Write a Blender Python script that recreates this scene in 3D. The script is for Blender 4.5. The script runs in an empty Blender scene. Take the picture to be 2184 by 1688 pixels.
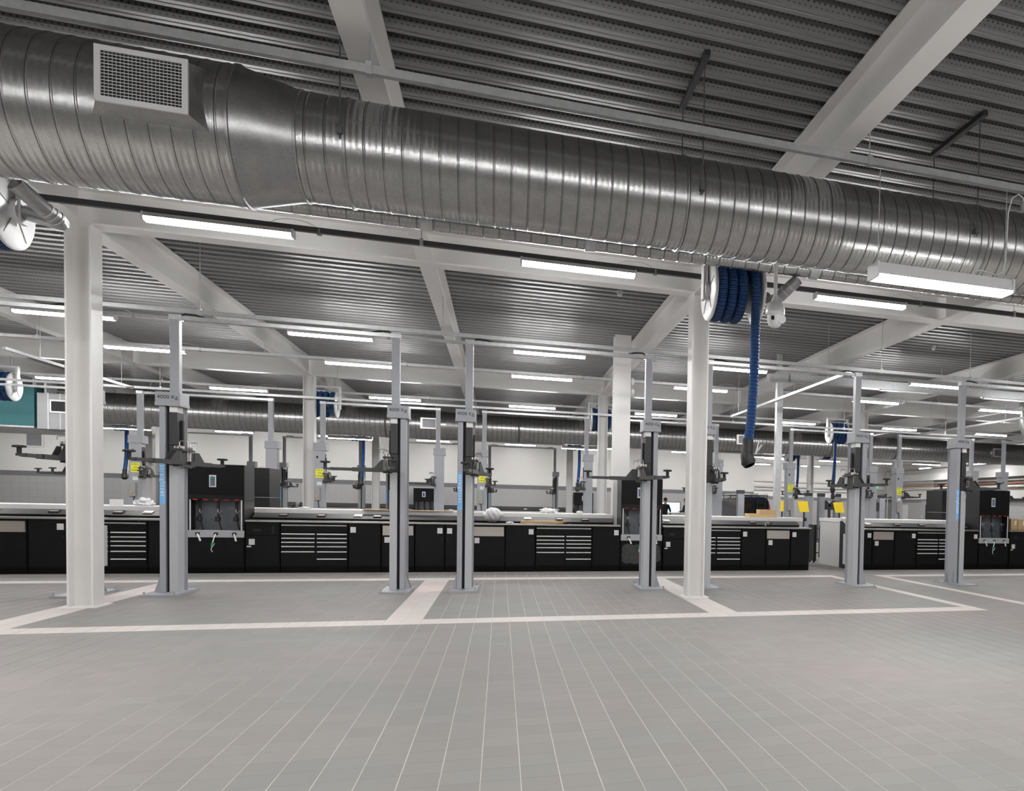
import bpy, bmesh, math, random
from mathutils import Vector, Matrix
random.seed(7)
R = math.radians
SC = bpy.context.scene
COL = SC.collection

# ------------------------------------------------------------------ camera
cam_d = bpy.data.cameras.new('camera')
cam_d.sensor_width = 36.0
cam_d.sensor_fit = 'HORIZONTAL'
cam_d.lens = 1650.0 / 2184.0 * 36.0
cam_d.shift_x = (1092.0 - 1625.8) / 2184.0
cam_d.shift_y = (1139.54 - 844.0) / 2184.0
cam_d.clip_end = 200
cam_o = bpy.data.objects.new('camera', cam_d)
COL.objects.link(cam_o)
_r = Vector((0.94714885, -0.32000853, 0.02244092))
_d = Vector((0.01038789, -0.03932231, -0.99917258))
_f = Vector((0.32062618, 0.94659828, -0.03391986))
cam_o.matrix_world = Matrix(((_r.x, -_d.x, -_f.x, 0), (_r.y, -_d.y, -_f.y, 0), (_r.z, -_d.z, -_f.z, 1.443), (0, 0, 0, 1)))
SC.camera = cam_o

# ------------------------------------------------------------------ world, exposure
w = bpy.data.worlds.new('world')
SC.world = w
w.use_nodes = True
w.node_tree.nodes['Background'].inputs[0].default_value = (0.9, 0.95, 1, 1)
w.node_tree.nodes['Background'].inputs[1].default_value = 0.05
SC.view_settings.view_transform = 'Standard'
SC.view_settings.look = 'None'
SC.view_settings.exposure = 0.0
SC.view_settings.gamma = 1.0
SC.view_settings.use_curve_mapping = False
LIGHT_STRENGTH = 120.0
try:
    SC.cycles.max_bounces = 8
    SC.cycles.diffuse_bounces = 5
    SC.cycles.glossy_bounces = 4
    SC.cycles.sample_clamp_indirect = 6.0
    SC.cycles.caustics_reflective = False
    SC.cycles.use_denoising = True
except Exception:
    pass

# ------------------------------------------------------------------ materials
MATS = {}
def mat(name, col, rough=0.5, metal=0.0, noise=0.0, nscale=8.0, bump=0.0, bscale=60.0, spec=None, coat=0.0):
    m = bpy.data.materials.new(name)
    m.use_nodes = True
    nt = m.node_tree
    b = nt.nodes['Principled BSDF']
    b.inputs['Base Color'].default_value = (*col, 1)
    b.inputs['Roughness'].default_value = rough
    b.inputs['Metallic'].default_value = metal
    if spec is not None:
        b.inputs['Specular IOR Level'].default_value = spec
    if coat:
        b.inputs['Coat Weight'].default_value = coat
    tc = nt.nodes.new('ShaderNodeTexCoord')
    if noise:
        n = nt.nodes.new('ShaderNodeTexNoise')
        n.inputs['Scale'].default_value = nscale
        n.inputs['Detail'].default_value = 4
        nt.links.new(tc.outputs['Object'], n.inputs['Vector'])
        r = nt.nodes.new('ShaderNodeValToRGB')
        r.color_ramp.elements[0].position = 0.3
        r.color_ramp.elements[1].position = 0.7
        r.color_ramp.elements[0].color = (*[c * (1 - noise) for c in col], 1)
        r.color_ramp.elements[1].color = (*[min(1, c * (1 + noise)) for c in col], 1)
        nt.links.new(n.outputs['Fac'], r.inputs['Fac'])
        nt.links.new(r.outputs['Color'], b.inputs['Base Color'])
    if bump:
        n2 = nt.nodes.new('ShaderNodeTexNoise')
        n2.inputs['Scale'].default_value = bscale
        nt.links.new(tc.outputs['Object'], n2.inputs['Vector'])
        bp = nt.nodes.new('ShaderNodeBump')
        bp.inputs['Strength'].default_value = bump
        bp.inputs['Distance'].default_value = 0.01
        nt.links.new(n2.outputs['Fac'], bp.inputs['Height'])
        nt.links.new(bp.outputs['Normal'], b.inputs['Normal'])
    MATS[name] = m
    return m

def emit(name, col, s):
    m = bpy.data.materials.new(name)
    m.use_nodes = True
    nt = m.node_tree
    nt.nodes.remove(nt.nodes['Principled BSDF'])
    e = nt.nodes.new('ShaderNodeEmission')
    e.inputs[0].default_value = (*col, 1)
    e.inputs[1].default_value = s
    nt.links.new(e.outputs[0], nt.nodes['Material Output'].inputs[0])
    MATS[name] = m
    return m

mat('white_paint', (0.78, 0.765, 0.75), 0.45, noise=0.02, nscale=2)
mat('white_gloss', (0.78, 0.78, 0.78), 0.3)
mat('lift_grey', (0.36, 0.37, 0.40), 0.4, noise=0.03, nscale=3)
mat('lift_light', (0.46, 0.47, 0.49), 0.4)
mat('lift_dark', (0.035, 0.034, 0.037), 0.5)
mat('arm_dark', (0.05, 0.05, 0.05), 0.42, noise=0.15, nscale=12)
mat('black', (0.006, 0.006, 0.006), 0.6)
mat('cabinet_black', (0.0045, 0.0045, 0.005), 0.5, noise=0.2, nscale=5, spec=0.22)
mat('cabinet_side', (0.010, 0.010, 0.0105), 0.36, spec=0.35)
mat('plinth_black', (0.004, 0.004, 0.004), 0.7, spec=0.15)
mat('steel', (0.62, 0.60, 0.57), 0.28, 1.0, noise=0.06, nscale=30)
mat('steel_brushed', (0.52, 0.48, 0.44), 0.42, 0.85, noise=0.06, nscale=40)
mat('aluminium', (0.86, 0.86, 0.86), 0.32, 0.25)
mat('galv', (0.56, 0.57, 0.58), 0.34, 0.55, noise=0.08, nscale=18)
mat('galv_dark', (0.10, 0.10, 0.105), 0.5, 0.3)
mat('socket_panel', (0.045, 0.045, 0.047), 0.4)
mat('paper', (0.8, 0.79, 0.78), 0.8)
mat('sticker_blue', (0.22, 0.50, 0.86), 0.4)
mat('sticker_yellow', (0.85, 0.83, 0.05), 0.5)
mat('orange', (0.85, 0.35, 0.02), 0.4)
mat('yellow_board', (0.86, 0.62, 0.01), 0.5)
mat('hose_blue', (0.010, 0.062, 0.21), 0.42)
mat('hose_dark', (0.006, 0.02, 0.06), 0.6)
mat('rubber', (0.02, 0.02, 0.02), 0.6)
mat('card', (0.60, 0.42, 0.22), 0.85, noise=0.06, nscale=12)
mat('plastic_white', (0.75, 0.75, 0.75), 0.35)
mat('plastic_grey', (0.33, 0.33, 0.32), 0.5)
mat('foil', (0.36, 0.36, 0.37), 0.4, 0.6, bump=.5, bscale=7)
mat('film', (0.17, 0.18, 0.21), 0.35, noise=0.1, nscale=6)
mat('film_mark', (0.04, 0.08, 0.24), 0.6)
mat('red', (0.45, 0.03, 0.015), 0.5)
mat('green', (0.02, 0.42, 0.12), 0.5)
mat('teal', (0.06, 0.27, 0.30), 0.5)
mat('band_grey', (0.23, 0.23, 0.25), 0.4)
mat('van_paint', (0.004, 0.006, 0.016), 0.2, 0.0, spec=0.35)
mat('glass_dark', (0.01, 0.01, 0.012), 0.06)
mat('lamp_red', (0.4, 0.02, 0.02), 0.2)
mat('skin', (0.45, 0.26, 0.18), 0.6)
mat('hair', (0.03, 0.02, 0.015), 0.7)
mat('cloth_black', (0.008, 0.008, 0.01), 0.9)
mat('cloth_dark', (0.03, 0.028, 0.027), 0.9)
mat('door_grey', (0.45, 0.46, 0.47), 0.45)
mat('brown_panel', (0.30, 0.26, 0.22), 0.7)
mat('copper', (0.5, 0.2, 0.12), 0.5, 0.3)
emit('tube', (1.0, 0.995, 0.985), LIGHT_STRENGTH)
emit('screen', (0.75, 0.9, 1.0), 1.3)
emit('exit_green', (0.05, 0.8, 0.35), 1.2)

def wall_material(name, low, band, high, z0, z1, grid=None):
    """plain wall paint above, grey band, square glazed tiles below"""
    m = bpy.data.materials.new(name)
    m.use_nodes = True
    nt = m.node_tree
    b = nt.nodes['Principled BSDF']
    b.inputs['Roughness'].default_value = 0.4
    geo = nt.nodes.new('ShaderNodeNewGeometry')
    sep = nt.nodes.new('ShaderNodeSeparateXYZ')
    nt.links.new(geo.outputs['Position'], sep.inputs[0])
    def math_(op, a, bb):
        n = nt.nodes.new('ShaderNodeMath')
        n.operation = op
        for i, v in enumerate((a, bb)):
            if isinstance(v, (int, float)):
                n.inputs[i].default_value = v
            else:
                nt.links.new(v, n.inputs[i])
        return n.outputs[0]
    def mix(f, a, bb):
        n = nt.nodes.new('ShaderNodeMix')
        n.data_type = 'RGBA'
        nt.links.new(f, n.inputs[0])
        for i, v in ((6, a), (7, bb)):
            if isinstance(v, tuple):
                n.inputs[i].default_value = (*v, 1)
            else:
                nt.links.new(v, n.inputs[i])
        return n.outputs[2]
    g = grid or 0.3
    fx = math_('FRACT', math_('DIVIDE', math_('ADD', sep.outputs[0], sep.outputs[1]), g), 0)
    fz = math_('FRACT', math_('DIVIDE', sep.outputs[2], g), 0)
    line = math_('MAXIMUM', math_('LESS_THAN', fx, 0.03), math_('LESS_THAN', fz, 0.03))
    tile = mix(line, low, tuple(c * (0.9 if 'divider' in name else 0.72) for c in low))
    c = mix(math_('GREATER_THAN', sep.outputs[2], z0), tile, band)
    c = mix(math_('GREATER_THAN', sep.outputs[2], z1), c, high)
    nt.links.new(c, b.inputs['Base Color'])
    MATS[name] = m
    return m
mat('wall_tile', (0.50, 0.495, 0.49), 0.3)
wall_material('back_wall', (0.46, 0.455, 0.45), (0.21, 0.21, 0.23), (0.86, 0.84, 0.81), 2.12, 2.33)
wall_material('side_wall', (0.46, 0.455, 0.45), (0.21, 0.21, 0.23), (0.84, 0.82, 0.79), 2.05, 2.28)
wall_material('divider_tile', (0.62, 0.61, 0.60), (0.62, 0.61, 0.60), (0.62, 0.61, 0.60), 3, 4, grid=0.2)

PX, PY, TX0, TY0 = 0.199, 0.199, -0.085, 9.75
def tile_material(name, base, var):
    m = bpy.data.materials.new(name)
    m.use_nodes = True
    nt = m.node_tree
    b = nt.nodes['Principled BSDF']
    b.inputs['Roughness'].default_value = 0.6
    b.inputs['Specular IOR Level'].default_value = 0.22
    geo = nt.nodes.new('ShaderNodeNewGeometry')
    mp = nt.nodes.new('ShaderNodeMapping')
    mp.inputs['Location'].default_value = (-TX0 / PX + 500, -TY0 / PY + 500, 0)
    mp.inputs['Scale'].default_value = (1 / PX, 1 / PY, 0)
    nt.links.new(geo.outputs['Position'], mp.inputs['Vector'])
    fl = nt.nodes.new('ShaderNodeVectorMath')
    fl.operation = 'FLOOR'
    nt.links.new(mp.outputs[0], fl.inputs[0])
    wn = nt.nodes.new('ShaderNodeTexWhiteNoise')
    nt.links.new(fl.outputs[0], wn.inputs['Vector'])
    ns = nt.nodes.new('ShaderNodeTexNoise')
    ns.inputs['Scale'].default_value = 0.5
    nt.links.new(geo.outputs['Position'], ns.inputs['Vector'])
    n2 = nt.nodes.new('ShaderNodeTexNoise')
    n2.inputs['Scale'].default_value = 260
    nt.links.new(geo.outputs['Position'], n2.inputs['Vector'])
    def ramp(src, c0, c1, p0=0.0, p1=1.0):
        r = nt.nodes.new('ShaderNodeValToRGB')
        r.color_ramp.elements[0].color = (*c0, 1)
        r.color_ramp.elements[1].color = (*c1, 1)
        r.color_ramp.elements[0].position = p0
        r.color_ramp.elements[1].position = p1
        nt.links.new(src, r.inputs['Fac'])
        return r.outputs['Color']
    a = ramp(wn.outputs['Value'], [x * (1 - var) for x in base], [x * (1 + var) for x in base])
    t = ramp(ns.outputs['Fac'], (0.97, 1.0, 0.99), (1.04, 0.99, 0.99), 0.35, 0.65)
    g = ramp(n2.outputs['Fac'], (0.93, 0.93, 0.93), (1.06, 1.06, 1.06), 0.3, 0.7)
    mx = nt.nodes.new('ShaderNodeMix')
    mx.data_type = 'RGBA'; mx.blend_type = 'MULTIPLY'; mx.inputs[0].default_value = 1
    nt.links.new(a, mx.inputs[6]); nt.links.new(t, mx.inputs[7])
    m2 = nt.nodes.new('ShaderNodeMix')
    m2.data_type = 'RGBA'; m2.blend_type = 'MULTIPLY'; m2.inputs[0].default_value = 1
    nt.links.new(mx.outputs[2], m2.inputs[6]); nt.links.new(g, m2.inputs[7])
    nt.links.new(m2.outputs[2], b.inputs['Base Color'])
    MATS[name] = m
    return m
tile_material('tile_grey', (0.25, 0.237, 0.229), 0.045)
tile_material('tile_white', (0.60, 0.55, 0.53), 0.02)
mat('grout', (0.52, 0.49, 0.46), 0.8, noise=0.12, nscale=2)


def duct_material(name, base, rough, wave):
    m = bpy.data.materials.new(name)
    m.use_nodes = True
    nt = m.node_tree
    b = nt.nodes['Principled BSDF']
    b.inputs['Metallic'].default_value = 0.9
    b.inputs['Roughness'].default_value = rough
    tc = nt.nodes.new('ShaderNodeTexCoord')
    vo = nt.nodes.new('ShaderNodeTexVoronoi')
    vo.inputs['Scale'].default_value = 70
    nt.links.new(tc.outputs['Object'], vo.inputs['Vector'])
    ns = nt.nodes.new('ShaderNodeTexNoise')
    ns.inputs['Scale'].default_value = 9
    ns.inputs['Detail'].default_value = 5
    nt.links.new(tc.outputs['Object'], ns.inputs['Vector'])
    r1 = nt.nodes.new('ShaderNodeValToRGB')
    r1.color_ramp.elements[0].color = (*[c * 0.86 for c in base], 1)
    r1.color_ramp.elements[1].color = (*[c * 1.12 for c in base], 1)
    r1.color_ramp.elements[0].position = 0.3
    r1.color_ramp.elements[1].position = 0.7
    mx = nt.nodes.new('ShaderNodeMix')
    mx.inputs[0].default_value = 0.3
    nt.links.new(ns.outputs['Fac'], mx.inputs[2])
    nt.links.new(vo.outputs['Distance'], mx.inputs[3])
    nt.links.new(mx.outputs[0], r1.inputs['Fac'])
    nt.links.new(r1.outputs['Color'], b.inputs['Base Color'])
    if wave:
        sx = nt.nodes.new('ShaderNodeSeparateXYZ')
        nt.links.new(tc.outputs['Object'], sx.inputs[0])
        mu = nt.nodes.new('ShaderNodeMath'); mu.operation = 'MULTIPLY'
        mu.inputs[1].default_value = 2 * math.pi / wave
        nt.links.new(sx.outputs[0], mu.inputs[0])
        si = nt.nodes.new('ShaderNodeMath'); si.operation = 'SINE'
        nt.links.new(mu.outputs[0], si.inputs[0])
        ad = nt.nodes.new('ShaderNodeMath'); ad.operation = 'MULTIPLY_ADD'
        ad.inputs[1].default_value = 0.5
        nt.links.new(si.outputs[0], ad.inputs[0]); ad.inputs[2].default_value = 0.0
        bp = nt.nodes.new('ShaderNodeBump')
        bp.inputs['Strength'].default_value = 0.35
        bp.inputs['Distance'].default_value = 0.004
        nt.links.new(ad.outputs[0], bp.inputs['Height'])
        nt.links.new(bp.outputs['Normal'], b.inputs['Normal'])
    MATS[name] = m
    return m
duct_material('duct_spiral', (0.43, 0.432, 0.427), 0.27, 0.043)
duct_material('duct_plain', (0.37, 0.372, 0.372), 0.33, 0)

def deck_material(name, dots):
    m = bpy.data.materials.new(name)
    m.use_nodes = True
    nt = m.node_tree
    b = nt.nodes['Principled BSDF']
    b.inputs['Metallic'].default_value = 0.2
    b.inputs['Roughness'].default_value = 0.4
    base = (0.255, 0.256, 0.255)
    b.inputs['Base Color'].default_value = (*base, 1)
    if dots:
        uv = nt.nodes.new('ShaderNodeUVMap')
        sp = nt.nodes.new('ShaderNodeSeparateXYZ')
        nt.links.new(uv.outputs[0], sp.inputs[0])
        def M(op, a, bb=0.0):
            n = nt.nodes.new('ShaderNodeMath'); n.operation = op
            for i, v in enumerate((a, bb)):
                if isinstance(v, (int, float)): n.inputs[i].default_value = v
                else: nt.links.new(v, n.inputs[i])
            return n.outputs[0]
        u = M('MULTIPLY', sp.outputs[0], 1 / 0.045)
        v = M('MULTIPLY', sp.outputs[1], 3.0)
        row = M('FLOOR', v)
        fu = M('SUBTRACT', M('FRACT', M('ADD', u, M('MULTIPLY', row, 0.5))), 0.5)
        fv = M('SUBTRACT', M('FRACT', v), 0.5)
        d = M('SQRT', M('ADD', M('MULTIPLY', fu, fu), M('MULTIPLY', fv, fv)))
        near = M('LESS_THAN', d, 0.21)
        inner = M('MULTIPLY', M('GREATER_THAN', v, 0.5), M('LESS_THAN', v, 2.5))
        near = M('MULTIPLY', near, inner)
        mx = nt.nodes.new('ShaderNodeMix'); mx.data_type = 'RGBA'
        nt.links.new(near, mx.inputs[0])
        mx.inputs[6].default_value = (*base, 1)
        mx.inputs[7].default_value = (0.07, 0.07, 0.07, 1)
        nt.links.new(mx.outputs[2], b.inputs['Base Color'])
    MATS[name] = m
deck_material('deck', False)
deck_material('deck_perforated', True)

def ribbed_material():
    """corrugated hose: darker valleys follow the moulded ribs of the mesh"""
    pass

# ------------------------------------------------------------------ mesh helpers
class MB:
    def __init__(s):
        s.v = []; s.f = []; s.m = []; s.cur = 0
    def box(s, x0, x1, y0, y1, z0, z1):
        return s.hexa([(x0, y0, z0), (x1, y0, z0), (x1, y1, z0), (x0, y1, z0), (x0, y0, z1), (x1, y0, z1), (x1, y1, z1), (x0, y1, z1)])
    def hexa(s, p):
        b = len(s.v)
        s.v += [tuple(q) for q in p]
        for q in ((0, 3, 2, 1), (4, 5, 6, 7), (0, 1, 5, 4), (1, 2, 6, 5), (2, 3, 7, 6), (3, 0, 4, 7)):
            s.f.append(tuple(b + i for i in q)); s.m.append(s.cur)
        return s
    def bar(s, a, b, wx, wy, up=(0, 0, 1)):
        """box along a->b, cross-section wx (sideways) by wy (up)"""
        a = Vector(a); b = Vector(b); d = (b - a).normalized()
        u = Vector(up)
        if abs(d.dot(u)) > 0.99: u = Vector((0, 1, 0))
        sd = d.cross(u).normalized(); uu = sd.cross(d).normalized()
        p = []
        for e in (a, b):
            for i, j in ((-1, -1), (1, -1), (1, 1), (-1, 1)):
                p.append(e + sd * (i * wx / 2) + uu * (j * wy / 2))
        return s.hexa([p[0], p[1], p[5], p[4], p[3], p[2], p[6], p[7]])
    def prism(s, prof, a0, a1, axis='x'):
        """profile of 2d points extruded along an axis: x -> (y,z), y -> (x,z), z -> (x,y)"""
        n = len(prof); b = len(s.v)
        for a in (a0, a1):
            for (p, q) in prof:
                s.v.append({'x': (a, p, q), 'y': (p, a, q), 'z': (p, q, a)}[axis])
        s.f.append(tuple(b + i for i in range(n))[::-1]); s.m.append(s.cur)
        s.f.append(tuple(b + n + i for i in range(n))); s.m.append(s.cur)
        for i in range(n):
            j = (i + 1) % n
            s.f.append((b + i, b + j, b + n + j, b + n + i)); s.m.append(s.cur)
        return s
    def tube(s, path, r, n=8, cap=True):
        path = [Vector(p) for p in path]
        rs = r if isinstance(r, (list, tuple)) else [r] * len(path)
        b = len(s.v); up = None
        for i, p in enumerate(path):
            d = (path[min(i + 1, len(path) - 1)] - path[max(i - 1, 0)]).normalized()
            if up is None:
                up = Vector((0, 0, 1)) if abs(d.z) < 0.9 else Vector((1, 0, 0))
            sd = d.cross(up).normalized(); up = sd.cross(d).normalized()
            for k in range(n):
                t = 2 * math.pi * k / n
                s.v.append(tuple(p + (sd * math.cos(t) + up * math.sin(t)) * rs[i]))
        for i in range(len(path) - 1):
            for k in range(n):
                k2 = (k + 1) % n
                s.f.append((b + i * n + k, b + i * n + k2, b + (i + 1) * n + k2, b + (i + 1) * n + k)); s.m.append(s.cur)
        if cap:
            s.f.append(tuple(b + k for k in range(n))[::-1]); s.m.append(s.cur)
            e = b + (len(path) - 1) * n
            s.f.append(tuple(e + k for k in range(n))); s.m.append(s.cur)
        return s
    def lathe(s, prof, n=24, c=(0, 0, 0), axis='z', closed=False):
        """prof: list of (radius, height)"""
        b = len(s.v)
        for (r, h) in prof:
            for k in range(n):
                t = 2 * math.pi * k / n
                u, v = r * math.cos(t), r * math.sin(t)
                q = {'z': (u, v, h), 'x': (h, u, v), 'y': (u, h, v)}[axis]
                s.v.append((c[0] + q[0], c[1] + q[1], c[2] + q[2]))
        m = len(prof)
        for i in range(m - 1):
            for k in range(n):
                k2 = (k + 1) % n
                s.f.append((b + i * n + k, b + i * n + k2, b + (i + 1) * n + k2, b + (i + 1) * n + k)); s.m.append(s.cur)
        s.f.append(tuple(b + k for k in range(n))[::-1]); s.m.append(s.cur)
        s.f.append(tuple(b + (m - 1) * n + k for k in range(n))); s.m.append(s.cur)
        return s
    def quad(s, a, b_, c, d):
        b = len(s.v); s.v += [tuple(a), tuple(b_), tuple(c), tuple(d)]
        s.f.append((b, b + 1, b + 2, b + 3)); s.m.append(s.cur)
        return s
    def mesh(s, name, mats, smooth=False):
        me = bpy.data.meshes.new(name)
        me.from_pydata(s.v, [], s.f)
        if isinstance(mats, str): mats = [mats]
        for q in mats: me.materials.append(MATS[q])
        if len(mats) > 1: me.polygons.foreach_set('material_index', s.m)
        me.update()
        bm = bmesh.new(); bm.from_mesh(me)
        bmesh.ops.recalc_face_normals(bm, faces=bm.faces)
        bm.to_mesh(me); bm.free()
        if smooth:
            me.polygons.foreach_set('use_smooth', [True] * len(me.polygons))
            try: me.set_sharp_from_angle(angle=R(35))
            except Exception: pass
        return me
    def build(s, name, mats, parent=None, smooth=False, loc=None, bevel=0.0):
        return put(name, s.mesh(name, mats, smooth), parent, loc, bevel)

def put(name, me, parent=None, loc=None, bevel=0.0):
    o = bpy.data.objects.new(name, me)
    COL.objects.link(o)
    if parent is not None: o.parent = parent
    if loc is not None: o.location = loc
    if bevel:
        b = o.modifiers.new('bevel', 'BEVEL'); b.width = bevel; b.segments = 2; b.limit_method = 'ANGLE'
    return o

def tag(o, label=None, cat=None, group=None, kind=None):
    if label: o['label'] = label
    if cat: o['category'] = cat
    if group: o['group'] = group
    if kind: o['kind'] = kind
    return o
def thing(name, label, cat, loc=(0, 0, 0), rz=0.0, group=None):
    o = bpy.data.objects.new(name, None)
    COL.objects.link(o)
    o.empty_display_size = 0.1
    o.location = loc; o.rotation_euler = (0, 0, rz)
    return tag(o, label, cat, group)
def struct(o):
    return tag(o, kind='structure')
def copy_tree(o, parent=None):
    c = o.copy(); COL.objects.link(c); c.parent = parent
    for ch in list(o.children): copy_tree(ch, c)
    return c

_txt = {}
def text_mesh(body, size, m, extrude=0.0008):
    k = (body, size, m)
    if k in _txt: return _txt[k]
    cu = bpy.data.curves.new('lettering', 'FONT')
    cu.body = body; cu.size = size; cu.extrude = extrude
    cu.align_x = 'CENTER'; cu.align_y = 'CENTER'
    cu.resolution_u = 3
    if body == 'straightset': cu.space_character = 1.18
    ob = bpy.data.objects.new('lettering', cu)
    COL.objects.link(ob)
    bpy.context.view_layer.update()
    me = bpy.data.meshes.new_from_object(ob.evaluated_get(bpy.context.evaluated_depsgraph_get()))
    bpy.data.objects.remove(ob)
    bpy.data.curves.remove(cu)
    me.materials.clear(); me.materials.append(MATS[m])
    _txt[k] = me
    return me
mat('ink', (0.02, 0.02, 0.02), 0.7)
mat('ink_white', (0.85, 0.9, 0.95), 0.6)
def lettering(body, size, m, parent, loc, rot):
    o = put('lettering', text_mesh(body, size, m), parent, loc)
    o.rotation_euler = rot
    return o
FRONT = (R(90), 0, 0)            # lettering readable from -Y

# ------------------------------------------------------------------ the setting
GX = [-16.82, -12.87, -8.92, -4.97, -1.02, 2.93, 7.30, 11.70, 15.65, 19.60, 23.55]
BAYS = ((-16.82, 'over the bay nearest the left-hand wall'), (-12.87, 'over the bay of the teal bulkhead'), (-8.92, 'over the bay before the foil-wrapped duct'), (-4.97, 'over the bay behind the wide column'),
        (-1.02, 'over the bay of the green-nozzle dispenser'), (2.93, 'over the bay of the bagged ball'), (7.3, 'over the bay of the long blue hose'),
        (11.7, 'over the bay of the right-hand dispenser'), (15.65, 'over the bay past the last dispenser'), (19.6, 'over the bay before the right-hand wall'), (99, 'over the bay nearest the right-hand wall'))
def bay(x):
    for lim, n in BAYS:
        if x < lim: return n
X_L, X_R, Y_F, Y_B = -22.0, 27.8, -9.0, 52.0
Z_DECK = 5.22

# floor: bed, tiles
fl = MB()
fl.box(X_L, X_R, Y_F, Y_B, -0.2, -0.0014)
floor = struct(fl.build('floor', 'grout'))
m = MB(); m.box(X_L, X_R, 18.0, Y_B, -0.0014, 0.0)
put_o = m.build('far_paving', 'tile_grey', floor); tag(put_o, kind='stuff')
m = MB(); m.box(X_L, X_R, Y_F, 3.2, -0.0014, 0.0)
put_o = m.build('far_paving', 'tile_grey', floor); tag(put_o, kind='stuff')
JX, JY = 0.0027, 0.0006         # half joints
tp = MB()
tp.hexa([(JX, JY, -0.0014), (PX - JX, JY, -0.0014), (PX - JX, PY - JY, -0.0014), (JX, PY - JY, -0.0014),
         (JX + .0006, JY + .0004, 0), (PX - JX - .0006, JY + .0004, 0), (PX - JX - .0006, PY - JY - .0004, 0), (JX + .0006, PY - JY - .0004, 0)])
tile_me = tp.mesh('tile', 'tile_grey')
def tile_kind(i, j):
    """True for the pale stripe tiles (i along X, j along Y from the stripe)"""
    if j in (0, 1) and i <= 34: return True
    if j in (27, 28) and (i <= 34 or i >= 40): return True
    if 0 <= j <= 28:
        if i in (-26, -25, -6, -5, 14, 15, 34): return True
    if j <= 28 and i == 40: return True
    if i in (-46, -45) and 0 <= j <= 28: return True
    return False
j_first = -30
stuff_g = MB(); stuff_w = MB()
n_single = 0
def inview(i, j):
    x, y = TX0 + i * PX, TY0 + j * PY
    t0, t1 = -0.52, 0.80
    return t0 * (y + .4) - 0.5 < x < t1 * (y + .4) + 0.5
for j in range(-33, 42):
    for i in range(-75, 95):
        if not inview(i, j): continue
        x, y = TX0 + i * PX, TY0 + j * PY
        white = tile_kind(i, j)
        if -29 <= j and n_single < 300 and not white and -0.50 * y < x + PX and x < 0.775 * y:
            put('tile', tile_me, floor, (x, y, 0)); n_single += 1
        else:
            mb = stuff_w if white else stuff_g
            b = len(mb.v)
            jx, jy = JX, JY
            mb.v += [(x + jx, y + jy, -.0014), (x + PX - jx, y + jy, -.0014), (x + PX - jx, y + PY - jy, -.0014), (x + jx, y + PY - jy, -.0014),
                     (x + jx, y + jy, 0), (x + PX - jx, y + jy, 0), (x + PX - jx, y + PY - jy, 0), (x + jx, y + PY - jy, 0)]
            for q in ((4, 5, 6, 7), (0, 1, 5, 4), (1, 2, 6, 5), (2, 3, 7, 6), (3, 0, 4, 7)):
                mb.f.append(tuple(b + k for k in q)); mb.m.append(0)
tag(stuff_g.build('tiles', 'tile_grey', floor), kind='stuff')
tag(stuff_w.build('stripe_tiles', 'tile_white', floor), kind='stuff')

# walls
def wall(name, x0, x1, y0, y1, z0, z1, m):
    b = MB(); b.box(x0, x1, y0, y1, z0, z1)
    return struct(b.build(name, m))
Y_BACK1 = 41.8
wall('wall_back', X_L, 13.6, Y_BACK1, Y_BACK1 + 0.3, 0, 5.6, 'back_wall')
TW = 0.25
wt = MB(); wt.box(.0025, TW - .0025, -.008, 0, .0025, TW - .0025)
wt_me = wt.mesh('tile', 'wall_tile')
wb = bpy.data.objects['wall_back']
n_t = 0; wstuff = MB()
for r_ in range(8):
    for c_ in range(118):
        x_, z_ = -16.0 + c_ * TW, .12 + r_ * TW
        if r_ >= 4 and n_t < 300 and -11.0 <= x_ <= 7.8:
            put('tile', wt_me, wb, (x_, Y_BACK1, z_)); n_t += 1
        else:
            wstuff.box(x_ + .0025, x_ + TW - .0025, Y_BACK1 - .008, Y_BACK1, z_ + .0025, z_ + TW - .0025)
tag(wstuff.build('tiles', 'wall_tile', wb), kind='stuff')
wall('wall_return', 13.3, 13.6, Y_BACK1 + 0.3, Y_B, 0, 5.6, 'side_wall')
wall('wall_rear_right', 13.3, X_R, Y_B, Y_B + 0.3, 0, 5.6, 'side_wall')
wall('wall_right', X_R, X_R + 0.3, Y_F, Y_B + 0.3, 0, 5.6, 'side_wall')
wall('wall_left', X_L - 0.3, X_L, Y_F, Y_BACK1 + 0.3, 0, 5.6, 'side_wall')
wall('wall_front', X_L - 0.3, X_R + 0.3, Y_F - 0.3, Y_F, 0, 5.6, 'white_paint')

# ceiling: profiled deck sheets, three ribs each
MOD = 0.27
roof = MB(); roof.box(X_L, X_R, Y_F, Y_B, Z_DECK + 0.13, Z_DECK + 0.25)
ceiling = struct(roof.build('ceiling', 'galv_dark'))
prof = []
for k in range(3):
    y = k * MOD
    prof += [(y, 0.0, 0), (y + .045, 0.0, 0), (y + .050, 0.010, 0), (y + .058, 0.010, 0), (y + .063, 0.0, 0), (y + .105, 0.0, 0), (y + .13, .11, 1), (y + .18, .11, 0), (y + .185, .10, 0), (y + .193, .10, 0), (y + .198, .11, 0), (y + .245, .11, 0), (y + MOD, 0.0, 1)]
vs, fs, ms, uvs = [], [], [], []
for i, (y, z, mt) in enumerate(prof):
    vs += [(X_L, y, z), (X_R, y, z)]
    if i:
        if abs(prof[i - 1][0] - y) < 1e-6: continue
        a = 2 * (i - 1); fs.append((a, a + 1, a + 3, a + 2))
        perf = abs(prof[i - 1][1] - z) > 0.05
        ms.append(1 if perf else 0)
        uvs.append([(X_L, 0), (X_R, 0), (X_R, 1), (X_L, 1)])
deck_me = bpy.data.meshes.new('deck_sheet')
deck_me.from_pydata(vs, [], fs)
deck_me.materials.append(MATS['deck']); deck_me.materials.append(MATS['deck_perforated'])
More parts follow.
